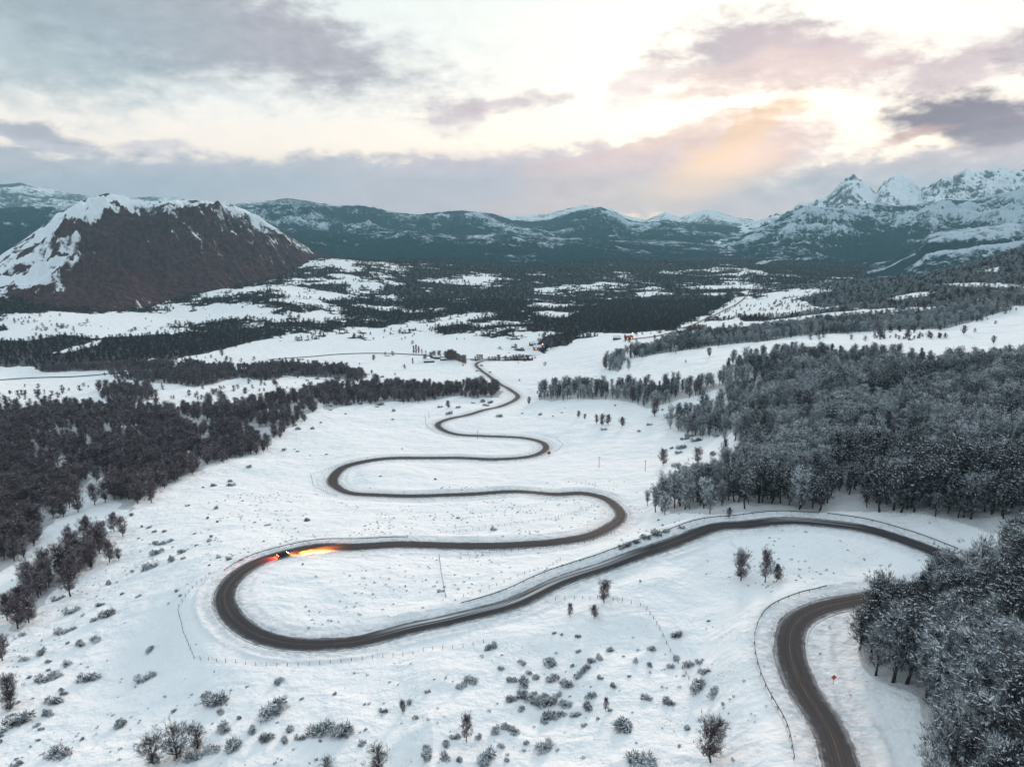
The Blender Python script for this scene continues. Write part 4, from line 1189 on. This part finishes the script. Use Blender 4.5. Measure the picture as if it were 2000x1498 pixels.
B8 = [(575,468,85),(528,508,60),(700,300,70),(855,385,50),(1000,385,90),(745,415,50),(790,470,60),(850,490,80),(925,460,60),(1010,470,80),(1090,490,80),(1150,450,70),(1190,410,60),(1215,380,45),(1255,360,40),(1310,318,50),(1145,325,35),
 (1115,400,30),(800,570,80),(860,565,80),(930,600,80),(990,580,90),(1040,550,60),(850,625,50),(1000,670,80),(1050,645,80),(960,685,60),(1130,650,60),(1200,615,60),(1090,600,80),(1225,555,70),(1190,560,40),(1330,505,35),(1255,460,45),(1440,375,50),
 (1520,395,35),(1525,310,60),(1655,235,60),(1620,400,60),(1660,360,60),(1730,390,90),(1780,380,60),(1800,430,60),(1770,510,90),(1840,540,90),(1500,570,60),(1620,590,60),(1390,710,150),(1175,710,40),(1310,630,35),(1245,673,30),(710,730,70),
 (780,720,60),(820,740,60),(740,810,60),(950,820,150),(880,800,50),(660,880,100),(770,890,40),(460,800,70),(500,770,60),(620,770,60),(1450,880,160),(450,880,90),(370,860,90),(350,820,60),(530,890,50),(300,665,60),(270,590,45),(125,635,50),
 (355,533,35),(205,497,20),(30,600,25),(20,800,50),(40,730,30),(1710,720,50),(1900,600,40),(1150,245,35),(1060,235,22),(1020,230,20),(1385,350,20),(1410,455,18),(890,435,40),(960,560,60),(910,540,50),(1820,165,18),(1675,818,25),(1955,890,40)]
B5 = [(1250,1100,45),(1540,772,45),(1350,712,30),(1568,170,36),(1300,158,38),(1005,142,30),(935,490,16),(1225,507,18),(770,108,30),(830,105,25),(1480,92,40),(1425,100,25),(1000,188,15),(880,553,10),(1060,575,12),(1520,100,30),
 (495,238,35),(570,238,25),(140,515,30),(140,537,36),(235,440,30),(40,540,30),(365,240,10),(515,200,14),(480,345,12),(560,380,10),(1050,345,9),(865,392,9),(1110,1020,10),(310,1052,10),(1895,968,10),(1515,1395,60)]
B6 = [(835,265,40),(1040,275,32),(1290,370,60),(1230,375,40),(1030,920,60),(1090,895,70),(1150,872,70),(1200,855,60),(1300,840,40),(940,958,50),(975,945,50),(610,140,10),(590,168,18),(460,178,40),(360,170,20),(540,188,14),(1480,410,60),
 (1370,330,60),(1330,300,60),(1400,325,50),(1500,300,70),(1180,150,20),(1100,235,40),(905,125,20),(1230,190,90),(1535,740,20),(1160,795,20),(1180,825,20),(1450,1385,20),(1050,1155,20),(700,1030,14),(525,1080,12),(595,1060,16)]
def region_of(px, py, w):
    big = 'large' if w > 3.8 else ('small' if w < 1.7 else 'low')
    if py < 850: t = 'bush on the far snowfield beside the valley road'
    elif py > 1240 and 940 < px < 1330: t = 'bush of the thicket on the hollow slope at the bottom centre'
    elif py > 1230 and px >= 1330 and px < 1480: t = 'bush of the dark strip along the old fence below the road'
    elif py > 1330 and 330 < px <= 940: t = 'bush on the bottom slope left of centre'
    elif px < 330 and py > 1130: t = 'bush on the open snow at the lower left'
    elif px < 460 and py > 880: t = 'bush on the left slope between the wood and the hairpin'
    elif 1200 < px < 1400 and py > 1000 and py < 1100: t = 'bush along the bank above the guardrail'
    elif px > 1250 and py < 1000: t = 'bush beside the foot of the right hillside wood'
    elif py < 1010: t = 'bush on the snowfield between the upper loops of the road'
    else: t = 'bush on the snow beside the lower loop of the road'
    return big, t
used_b = []
def put_bush(px, py, wpx, k=None):
    h = hit(px, py + wpx * .12)
    if not h: return
    x, y, z = h
    if float(road_dist(np.array([x]), np.array([y]))[0]) < 5.5: return
    d = float(project(np.array(x), np.array(y), np.array(z))[2])
    wm_ = wpx * d / F
    k = random.randrange(6) if k is None else k
    o = bpy.data.objects.new('snowy_bush', ME_BUSH[k]); COL.objects.link(o)
    base_w = (3, 3.4, 2.6, 3.2, 2.2, 4.2)[k]
    s = wm_ / base_w
    o.scale = (s, s, s * random.uniform(.8, 1.1) * (1.15 if s < 1 else .95))
    o.location = (x, y, z - .08); o.rotation_euler = (0, 0, random.uniform(0, 6.28) if wm_ < 5 else random.uniform(-.5, .5))
    big, t = region_of(px, py, wm_)
    tagit(o, f'{big} snow capped {t}', 'bush', f'{big} snow capped ' + t.replace('bush', 'bushes', 1))
nb_ = 0
for lst, sc, ox, oy in ((B4, 2.146, 0, 800), (B8, 2.667, 700, 1150), (B5, 2.724, 400, 750), (B6, 2.997, 900, 750)):
    for a, b_, w in lst:
        put_bush(ox + a / sc, oy + b_ / sc, w / sc * .95); nb_ += 1
rb = random.Random(3)
ZONES = [((0,150,1230,1490),16,(6,16)),((150,360,1000,1180),18,(6,14)),((330,480,930,1120),10,(4,9)),((520,700,790,900),12,(4,9)),((640,980,770,800),16,(8,16)),((1300,1420,830,930),8,(8,18)),((640,980,720,770),10,(6,10)),((560,720,700,780),14,(5,9))]
for (x0, x1, y0, y1), n, (w0, w1) in ZONES:
    for _ in range(n):
        put_bush(rb.uniform(x0, x1), rb.uniform(y0, y1), rb.uniform(w0, w1)); nb_ += 1
print('bushes', nb_)
# low scrub and grass heads that nobody could count
r9 = np.random.default_rng(9)
gxs, gys = r9.uniform(-190, 190, 30000), r9.uniform(120, 470, 30000)
gzs = ground_z(gxs, gys); px, py, dep = project(gxs, gys, gzs)
dens = sstep(-.05, .45, fbm(gxs, gys, 30, 3, 77)) * .55 + .02
for poly in ROUGHZ: dens = np.where(inpoly(px, py, poly), dens + .16, dens)
k = (r9.random(len(px)) < dens * .42) & (px > -20) & (px < 2020) & (py < 1520) & (road_dist(gxs, gys) > 7) & (wood_mask(gxs, gys, gzs) < .5)
TUFT = [make_bush(600 + i, w=1.1, h=.5, n_pts=14, n_twig=6, snow=3, tl=.42, tw=.05, snow_size=.13).mesh('scrub_tuft', [M_TWIG_BUSH, M_CLUMP]) for i in range(3)]
scatter('ground_scrub', np.column_stack([gxs[k], gys[k], gzs[k] - .05]), r9.uniform(.3, 1.05, k.sum()) ** 1.4, r9.integers(0, 3, k.sum()), TUFT, 'tufts of dead grass and scrub poking through the snow', 'scrub')

# loose single stems and scrub too small and many to count across the valley fields
vy = np.exp(r9.uniform(math.log(880), math.log(3600), 26000)); vx = vy * r9.uniform(-.75, .75, 26000)
vz = ground_z(vx, vy); px, py, dep = project(vx, vy, vz)
dn = sstep(-.1, .35, fbm(vx, vy, 160, 4, 87, .65)) * .75 + .02
dn = np.where((py > 664) & (px > 560), dn * .06, dn) * np.where(py > 664, .55, 1.0)
k = (r9.random(len(px)) < dn * .55) & (px > -20) & (px < 2020) & (py > 480) & (road_dist(vx, vy) > 9) & (wood_mask(vx, vy, vz) < .5)
scatter('valley_scrub', np.column_stack([vx[k], vy[k], vz[k] - .3]), r9.uniform(.22, .62, k.sum()), r9.integers(0, 4, k.sum()), mfar, 'scattered dark scrub and small trees dotting the valley snowfields', 'scrub')

# ------------------------------------------------------------------ fences, guardrails, poles
def densify(pts, step):
    P = [hit(*p) for p in pts]; P = [p for p in P if p]
    P = np.array(P)[:, :2]
    s = np.concatenate([[0], np.cumsum(np.linalg.norm(np.diff(P, axis=0), axis=1))])
    m = np.arange(0, s[-1], step)
    X = np.interp(m, s, P[:, 0]); Y = np.interp(m, s, P[:, 1])
    return np.column_stack([X, Y, ground_z(X, Y)])
def fence(pts, label, step=3.2, hgt=1.25, wires=3):
    P = densify(pts, step)
    if len(P) < 2: return
    if len(P) > 98: P = densify(pts, step * len(P) / 96)
    root = empty('wire_fence', P[0]); o3 = P[0]
    tagit(root, label, 'fence')
    lib = []
    for q in range(3):
        m = MB(); m.tube([(0, 0, -.4), (0, 0, hgt * .5), (.03 * (q - 1), 0, hgt)], [.085, .08, .07], 6, 0); lib.append(m.mesh('post', [M_WOOD]))
    for p in P:
        c = bpy.data.objects.new('post', random.choice(lib)); COL.objects.link(c); c.parent = root
        c.location = tuple(p - o3); c.rotation_euler = (random.gauss(0, .06), random.gauss(0, .06), random.uniform(0, 6)); c.scale = (1, 1, random.uniform(.85, 1.15))
    for w in range(wires):
        m = MB(); m.tube(P - o3 + np.array([0, 0, hgt * (.35 + .28 * w)]), [.012] * len(P), 3, 0); m.build('wire', M_STEEL, root)
fence([(402,1128),(375,1150),(347,1190),(358,1235),(380,1288),(430,1293),(500,1299),(550,1301),(620,1298),(680,1291),(750,1283),(820,1274),(900,1264),(950,1255)], 'wire fence on thin posts bowing round the outside of the lower hairpin')
fence([(1085,1172),(1130,1168),(1190,1172),(1260,1186),(1282,1218),(1300,1255),(1335,1310),(1362,1352)], 'old post fence running over the brow and down among the bushes below the road')
fence([(857,1086),(862,1120),(871,1168)], 'short dark fence crossing the snow inside the lower hairpin')
fence([(900,1084),(960,1080),(1040,1074),(1100,1068),(1150,1060),(1205,1040)], 'wire fence on thin posts along the near side of the middle straight')
fence([(905,1166),(960,1148),(1030,1120),(1100,1090)], 'sparse post fence along the snowfield above the climbing straight')
fence([(860,1040),(930,1035),(1000,1025),(1080,1015),(1130,1000),(1165,985)], 'wire fence inside the right hand bend of the middle loop')
fence([(690,900),(640,918),(607,928),(612,950),(640,962),(662,972)], 'wire fence round the outside of the small left hairpin')
fence([(830,812),(832,832),(850,846),(900,856)], 'distant wire fence round the far left hairpin')
fence([(1050,848),(1085,856),(1100,868),(1090,880),(1050,892)], 'distant wire fence round the far right hairpin')

def road_run(px0, px1, off, step=2.0):
    """points at a fixed offset from the road centre between two photo points on it"""
    def near_i(p): return int(np.argmin((lpx - p[0]) ** 2 + ((lpy - p[1]) * 1.6) ** 2))
    i0, i1 = near_i(px0), near_i(px1)
    if i0 > i1: i0, i1 = i1, i0
    L = RL[i0:i1 + 1]
    T = np.gradient(L[:, :2], axis=0); T /= np.linalg.norm(T, axis=1)[:, None]
    X = L[:, 0] - T[:, 1] * off; Y = L[:, 1] + T[:, 0] * off          # + is left of travel
    X = smooth(X, 9); Y = smooth(Y, 9)
    return np.column_stack([X, Y, ground_z(X, Y)])
def guardrail(p0, p1, off, label):
    P = road_run(p0, p1, off)
    root = empty('guardrail', P[0]); o3 = P[0]
    tagit(root, label, 'guardrail')
    T = np.gradient(P[:, :2], axis=0); T /= np.linalg.norm(T, axis=1)[:, None]; N = np.stack([-T[:, 1], T[:, 0]], 1) * np.sign(off)
    # W profile beam
    prof_ = [(-.0, .84), (.06, .79), (.06, .73), (0, .68), (.06, .62), (.06, .56), (0, .50), (-.03, .50), (-.03, .84)]
    m = MB(); V = []
    for i in range(len(P)):
        for d, h in prof_:
            V.append((P[i, 0] - o3[0] - N[i, 0] * d, P[i, 1] - o3[1] - N[i, 1] * d, P[i, 2] - o3[2] + h))
    k = len(prof_)
    m.add(V, [(i * k + j, i * k + (j + 1) % k, (i + 1) * k + (j + 1) % k, (i + 1) * k + j) for i in range(len(P) - 1) for j in range(k)])
    m.build('rail', M_STEEL, root)
    pm = MB(); pm.box((0, 0, .2), (.12, .16, 1.2)); pme = pm.mesh('post', [M_STEEL])
    s = max(3, int(math.ceil(len(P) / 95)))
    for i in range(0, len(P), s):
        c = bpy.data.objects.new('post', pme); COL.objects.link(c); c.parent = root
        c.location = (P[i, 0] - o3[0] + N[i, 0] * .12, P[i, 1] - o3[1] + N[i, 1] * .12, P[i, 2] - o3[2]); c.rotation_euler = (0, 0, math.atan2(T[i, 1], T[i, 0]))
guardrail((1642,1498), (1660,1174), 8.8, 'dark steel guardrail curving round the outside of the nearest bend')
guardrail((1830,1082), (1620,1022), -8.6, 'steel guardrail along the wood side of the top of the upper bend')
guardrail((1600,1020), (905,1203), -8.2, 'long steel guardrail on the far side of the climbing straight')
guardrail((470,1118), (800,1064), 6.9, 'steel guardrail on the far side of the road behind the lit car')

def pole(px, py, hpx, label):
    h = hit(px, py); d = float(project(*[np.array(q) for q in h])[2]); H = hpx * d / F
    r0 = empty('utility_pole', h); tagit(r0, label, 'utility pole', None)
    m = MB(); m.tube([(0, 0, -.5), (0, 0, H * .5), (0, 0, H)], [.19, .17, .13], 7); m.build('pole', M_WOOD, r0)
    m = MB(); m.box((0, 0, H * .93), (1.8, .14, .14)); m.build('crossarm', M_WOOD, r0)
    for q in (-.75, 0, .75):
        m = MB(); m.tube([(q, 0, H * .93 + .07), (q, 0, H * .93 + .3)], [.06, .05], 6); m.build('insulator', M_STEEL, r0)
pole(1170, 913, 22, 'slim utility pole on the snowfield, left of the two nearest the hillside wood')
pole(1260, 920, 22, 'slim utility pole on the snowfield nearest the hillside wood')
pole(933, 858, 18, 'slim utility pole beside the road between the upper loops')
pole(838, 818, 14, 'distant utility pole behind the far left hairpin')

# ------------------------------------------------------------------ road signs
M_SIGN_O = mat_plain('orange sign face', (.62, .16, .05), .5, .08)
M_SIGN_R = mat_plain('red sign face', (.40, .08, .05), .5, .08)
M_BLACK = mat_plain('black paint', (.02, .02, .02), .6, .1)
def sign(px, py, w, H, mat, label, turn=0.0):
    h = hit(px, py); r0 = empty('road_sign', h, turn); tagit(r0, label, 'road sign')
    m = MB(); m.tube([(0, 0, -.4), (0, 0, H)], [.055, .055], 6); m.build('post', M_STEEL, r0)
    q = w / 2 * 1.0
    m = MB(); z = H - q * .1
    V = []
    for dy in (-.035 - .055, -.055):
        V += [(0, dy, z - q * 1.2), (q * 1.2, dy, z), (0, dy, z + q * 1.2), (-q * 1.2, dy, z)]
    m.add(V, [(0, 1, 2, 3), (7, 6, 5, 4), (0, 4, 5, 1), (1, 5, 6, 2), (2, 6, 7, 3), (3, 7, 4, 0)]); fc = m.build('sign_plate', mat, r0)
    m = MB(); dy = -.035 - .055 - .01      # dark arrow bent to the curve
    m.box((0, dy, z - q * .25), (q * .16, .012, q * .6)); m.box((q * .18, dy, z + q * .12), (q * .5, .012, q * .15)); m.box((q * .42, dy, z + q * .12), (q * .12, .012, q * .4)); m.build('arrow', M_BLACK, fc)
sign(1627, 1336, 1.2, 2.0, M_SIGN_O, 'orange diamond sign on a post in the snow inside the nearest bend')
sign(1072, 890, 3.0, 2.6, M_SIGN_R, 'small reddish diamond sign at the tip of the far right hairpin')

# ------------------------------------------------------------------ the lit car
M_PAINT = mat_plain('dark car paint', (.05, .05, .055), .35, .1)
M_GLASS = mat_plain('dark car glass', (.02, .025, .03), .1, .1)
M_TYRE = mat_plain('tyre rubber', (.02, .02, .02), .9, .1)
M_RIM = mat_plain('alloy rim', (.35, .35, .36), .4, .1, 3, .6)
M_HEAD = mat_plain('lit headlamp', (.9, .6, .3), .3, .05, 3, 0, (1.0, .62, .22), 60)
M_TAIL = mat_plain('lit tail lamp', (.5, .03, .02), .3, .05, 3, 0, (1.0, .06, .02), 60)
M_GREEN = mat_plain('green car paint', (.06, .14, .10), .4, .1)
M_REDP = mat_plain('red car paint', (.30, .05, .04), .4, .1)
def make_car(loc, rz, paint, label, lit, big=1.0, group=None, aim=(30, 0, 0)):
    r0 = empty('parked_car' if not lit else 'driving_car', loc, rz); r0.scale = (big,) * 3
    tagit(r0, label, 'car', group)
    hw = .92
    side = [(-2.25,.42),(-2.32,.75),(-2.25,1.02),(-1.9,1.08),(-1.55,1.52),(-1.1,1.64),(.1,1.64),(.55,1.5),(1.05,1.08),(2.0,.98),(2.28,.78),(2.3,.45),(1.9,.32),(-1.9,.32)]
    m = MB(); k = len(side); V = []
    for j, (yy, ins) in enumerate(((-hw, 0), (-hw * .98, .0), (hw * .98, 0), (hw, 0))):
        for x, z in side:
            t = max(0, (z - 1.05) / .6); V.append((x * (1 if j in (1, 2) else .985), yy * (1 - .2 * t), z))
    Fc = [(a * k + i, (a + 1) * k + i, (a + 1) * k + (i + 1) % k, a * k + (i + 1) % k) for a in range(3) for i in range(k)]
    Fc += [tuple(range(k)), tuple(reversed(range(3 * k, 4 * k)))]
    m.add(V, Fc); body = m.build('body', paint, r0)
    b = body.modifiers.new('b', 'BEVEL'); b.width = .05; b.segments = 2
    for nm, pts in (('windscreen', [(.58,-.70,1.51),(.58,.70,1.51),(1.03,.82,1.12),(1.03,-.82,1.12)]), ('rear_window', [(-1.57,.72,1.5),(-1.57,-.72,1.5),(-1.88,-.82,1.12),(-1.88,.82,1.12)]),
                    ('side_window', [(-1.45,-.80,1.5),(.45,-.80,1.5),(.92,-.93,1.12),(-1.7,-.93,1.12)]), ('side_window', [(.45,.80,1.5),(-1.45,.80,1.5),(-1.7,.93,1.12),(.92,.93,1.12)])):
        m = MB(); c = np.array(pts); nrm = np.cross(c[1] - c[0], c[2] - c[1]); nrm /= np.linalg.norm(nrm)
        if nm == 'side_window': nrm = np.array([0, np.sign(c[0][1]), .25])
        elif nm == 'windscreen': nrm = np.array([.7, 0, .7])
        else: nrm = np.array([-.7, 0, .7])
        m.add(np.vstack([c + nrm * .02, c - nrm * .02]), [(0, 1, 2, 3), (7, 6, 5, 4), (0, 4, 5, 1), (1, 5, 6, 2), (2, 6, 7, 3), (3, 7, 4, 0)]); m.build(nm, M_GLASS, r0)
    for sx in (-1.42, 1.42):
        for sy in (-1, 1):
            m = MB(); m.tube([(sx, sy * .70, .34), (sx, sy * .95, .34)], [.34, .34], 16); m.f.append(tuple(range(15, -1, -1))); m.mi.append(0)
            w = m.build('wheel', M_TYRE, r0)
            m = MB(); m.tube([(sx, sy * .94, .34), (sx, sy * .965, .34)], [.2, .19], 12); m.build('rim', M_RIM, w)
    for sy in (-.66, .66):
        m = MB(); m.box((2.27, sy, .74), (.12, .36, .18), 0, 0, .9); m.build('headlight', M_HEAD if lit else M_GLASS, r0)
        m = MB(); m.box((-2.28, sy, .86), (.12, .34, .22), 0, 0, .9); m.build('tail_light', M_TAIL if lit else M_SIGN_R, r0)
        if lit:
            beams = [(2.36, (1.0, .23, .012), HEAD_W, 13, f) for f in (-5, 0, 5)] + [(-2.4, (1.0, .05, .015), TAIL_W, 90, 0)]
            beams += [(2.37, (1.0, .19, .008), 6000, 90, 99)]  # extra wide fill spot, added to brighten the dark gap before the car
            for x, col, en, sz, fan in beams:
                ld = bpy.data.lights.new('lamp', 'SPOT'); ld.energy = en; ld.color = col; ld.spot_size = R(sz); ld.spot_blend = .8; ld.shadow_soft_size = .08
                lo = bpy.data.objects.new('lamp', ld); COL.objects.link(lo); lo.parent = r0
                lo.location = (x, sy, .80 if x > 0 else .9)
                if fan == 99: d = Vector((1, aim[1] / aim[0], -.42)).normalized()
                elif x > 0:
                    ya = math.atan2(aim[1], aim[0]) + R(fan + 1.5 * sy); pt = math.atan2(aim[2] - .8, math.hypot(aim[0], aim[1])) - R(6.2)
                    d = Vector((math.cos(ya) * math.cos(pt), math.sin(ya) * math.cos(pt), math.sin(pt)))
                else: d = Vector((-1, 0, -.45)).normalized()
                lo.rotation_euler = d.to_track_quat('-Z', 'Y').to_euler()
    return r0
HEAD_W, TAIL_W = 520000, 9000
ci = int(np.argmin((lpx - 550) ** 2 + ((lpy - 1087) * 1.6) ** 2))
t_ = RL[ci + 2] - RL[ci - 2]; ang_ = math.atan2(t_[1], t_[0])
q_ = RL[ci + 21] - RL[ci]; aim_ = (q_[0] * math.cos(ang_) + q_[1] * math.sin(ang_), -q_[0] * math.sin(ang_) + q_[1] * math.cos(ang_) + 3.0, q_[2])
make_car((RL[ci, 0] + math.sin(ang_) * 1.6, RL[ci, 1] - math.cos(ang_) * 1.6, RL[ci, 2] + .06), ang_, M_PAINT, 'dark car with glowing orange headlights and red tail lights driving round the lower hairpin', True, aim=aim_)
for a, b_, mt, lb in ((941, 715, M_GREEN, 'small dark green car on the verge beside the distant road junction'), (957, 728, M_RIM, 'pale car standing beside the distant road below the junction'), (921, 703, M_REDP, 'red car by the ranch entrance at the junction')):
    h = hit(a, b_)
    if h: make_car((h[0], h[1], h[2] + .1), random.uniform(0, 3), mt, lb, False, 1.2)

# ------------------------------------------------------------------ ranch and village buildings
M_WALL = mat_plain('brown timber wall', (.12, .08, .065), .8, .3)
M_WALLR = mat_plain('faded red wall', (.34, .13, .10), .8, .2)
M_ROOF = mat_plain('snow covered roof', (.72, .75, .78), .8, .08)
M_ROOFR = mat_plain('red metal roof', (.42, .12, .08), .6, .15)
M_LITW = mat_plain('lit window', (.9, .5, .2), .4, .05, 3, 0, (1.0, .5, .18), 2.5)
M_DOOR = mat_plain('dark door', (.05, .04, .04), .8, .2)
def house(px, py, L, Wd, H, wall, roof, label, rz=0.0, lit=False):
    h = hit(px, py)
    if not h: return
    r0 = empty('farm_building', (h[0], h[1], h[2] - .3), rz); tagit(r0, label, 'building')
    x, y, rh = L / 2, Wd / 2, Wd * .32
    m = MB(); V = [(-x,-y,0),(x,-y,0),(x,y,0),(-x,y,0),(-x,-y,H),(x,-y,H),(x,y,H),(-x,y,H),(-x,0,H+rh),(x,0,H+rh)]
    m.add(V, [(0,1,5,4),(2,3,7,6),(1,2,6,9,5),(3,0,4,8,7),(3,2,1,0)]); m.build('wall', wall, r0)
    m = MB(); e = .5
    for s in (-1, 1):
        V = [(-x-e, s*(y+e), H-e*.55), (x+e, s*(y+e), H-e*.55), (x+e, 0, H+rh+.02), (-x-e, 0, H+rh+.02)]
        V += [(a, b, c + .25) for a, b, c in V]
        m.add(V, [(0,1,2,3),(7,6,5,4),(0,4,5,1),(1,5,6,2),(2,6,7,3),(3,7,4,0)])
    rf = m.build('roof', roof, r0)
    m = MB(); m.box((x * .4, y * .3, H + rh + .3), (.7, .7, 1.6)); m.build('chimney', M_DOOR, rf)
    m = MB(); m.box((0, -y - .03, 1.1), (1.3, .08, 2.2)); m.build('door', M_DOOR, r0)
    for q in (-.6, .6):
        m = MB(); m.box((q * x, -y - .03, H * .55), (1.6, .08, 1.3)); m.build('window', M_LITW if lit else M_GLASS, r0)
house(838, 708, 18, 9, 4, M_WALL, M_ROOF, 'long snow roofed ranch shed left of the poplar windbreak', .2)
house(852, 701, 14, 8, 4.5, M_WALL, M_ROOF, 'ranch house with a snowy roof beside the dark trees', -.1)
house(866, 704, 10, 7, 3.5, M_WALL, M_ROOF, 'small ranch barn nearest the poplar windbreak', .4)
house(1052, 683, 20, 12, 6, M_WALLR, M_ROOF, 'reddish farmhouse under the dark trees at the end of the visible road', .1, True)
house(1040, 675, 12, 9, 5, M_WALL, M_ROOF, 'brown shed behind the reddish farmhouse', .3)
house(1228, 662, 13, 8, 3.5, M_WALL, M_ROOFR, 'red roofed house at the near end of the village road', .2, True)
house(1205, 664, 14, 9, 5, M_WALL, M_ROOF, 'snow roofed house left of the red roofed one by the village road', -.2)
house(1003, 679, 9, 7, 3.5, M_WALLR, M_ROOF, 'lone red hut on the flat snowfield', 0)
house(1330, 650, 16, 10, 5, M_WALL, M_ROOF, 'brown house beside the row of village poplars', .2)
for a, b_ in ((842,702),(848,699),(858,699),(830,706),(870,700),(876,703),(1058,676),(1064,680),(1070,674),(1075,682)):
    put_tree('dark_tree', ME_BARE, H_BARE, a, b_, 14, random.randrange(5), 'dark round tree beside the distant farm buildings', 'dark trees beside the distant farm buildings', 1.1)
# street lamps glowing far off in the valley
M_LAMPO = mat_plain('glowing orange lamp', (1, .6, .3), .4, .05, 3, 0, (1.0, .42, .12), 14)
M_LAMPW = mat_plain('glowing warm white lamp', (1, .8, .6), .4, .05, 3, 0, (1.0, .75, .5), 14)
M_LAMPR = mat_plain('glowing red lamp', (1, .2, .1), .4, .05, 3, 0, (1.0, .12, .05), 40)
def lamp(px, py, mt, label, H=9):
    h = hit(px, py)
    if not h: return
    r0 = empty('street_lamp', h, random.uniform(0, 6)); tagit(r0, label, 'street lamp')
    m = MB(); m.tube([(0, 0, -.5), (0, 0, H * .9), (.4, 0, H), (1.6, 0, H + .1)], [.14, .11, .08, .06], 6); m.build('pole', M_STEEL, r0)
    m = MB(); m.tube([(1.3, 0, H - .25), (1.3, 0, H + .3)], [.75, .45], 10); m.build('lamp_head', mt, r0)
lamp(1461, 585, M_LAMPO, 'orange glowing lamp at the far end of the straight village road')
lamp(1542, 573, M_LAMPW, 'pale glowing lamp in the dark wood right of the village road')
lamp(1309, 520, M_LAMPR, 'red glowing lamp far out in the dark valley')
lamp(1060, 681, M_LAMPO, 'orange lamp glowing in front of the reddish farmhouse')
lamp(1236, 660, M_LAMPO, 'orange lamp glowing beside the red roofed house')
lamp(362, 611, M_LAMPO, 'small orange lamp on the white field under the rocky hill')
lamp(1272, 470, M_LAMPO, 'faint orange lamp high on the far hillside')

# ------------------------------------------------------------------ air
def haze():
    m = bpy.data.materials.new('cold haze'); m.use_nodes = True; t = m.node_tree; t.nodes.clear()
    v = t.nodes.new('ShaderNodeVolumePrincipled'); o = t.nodes.new('ShaderNodeOutputMaterial')
    v.inputs['Color'].default_value = (.34, .68, .84, 1); v.inputs['Density'].default_value = HAZE; v.inputs['Anisotropy'].default_value = .15
    t.links.new(v.outputs[0], o.inputs['Volume'])
    lo = float(min(GZ.min(), 0)) - 25
    me = bpy.data.meshes.new('haze'); b = MB(); b.box((0, 4300, (lo + 760) / 2), (27400, 22600, 760 - lo)); me = b.mesh('haze', [m])
    o = bpy.data.objects.new('haze', me); COL.objects.link(o); o['kind'] = 'stuff'; o['label'] = 'thin cold blue haze over the valley'; o['category'] = 'haze'
HAZE = 4.9e-5
haze()
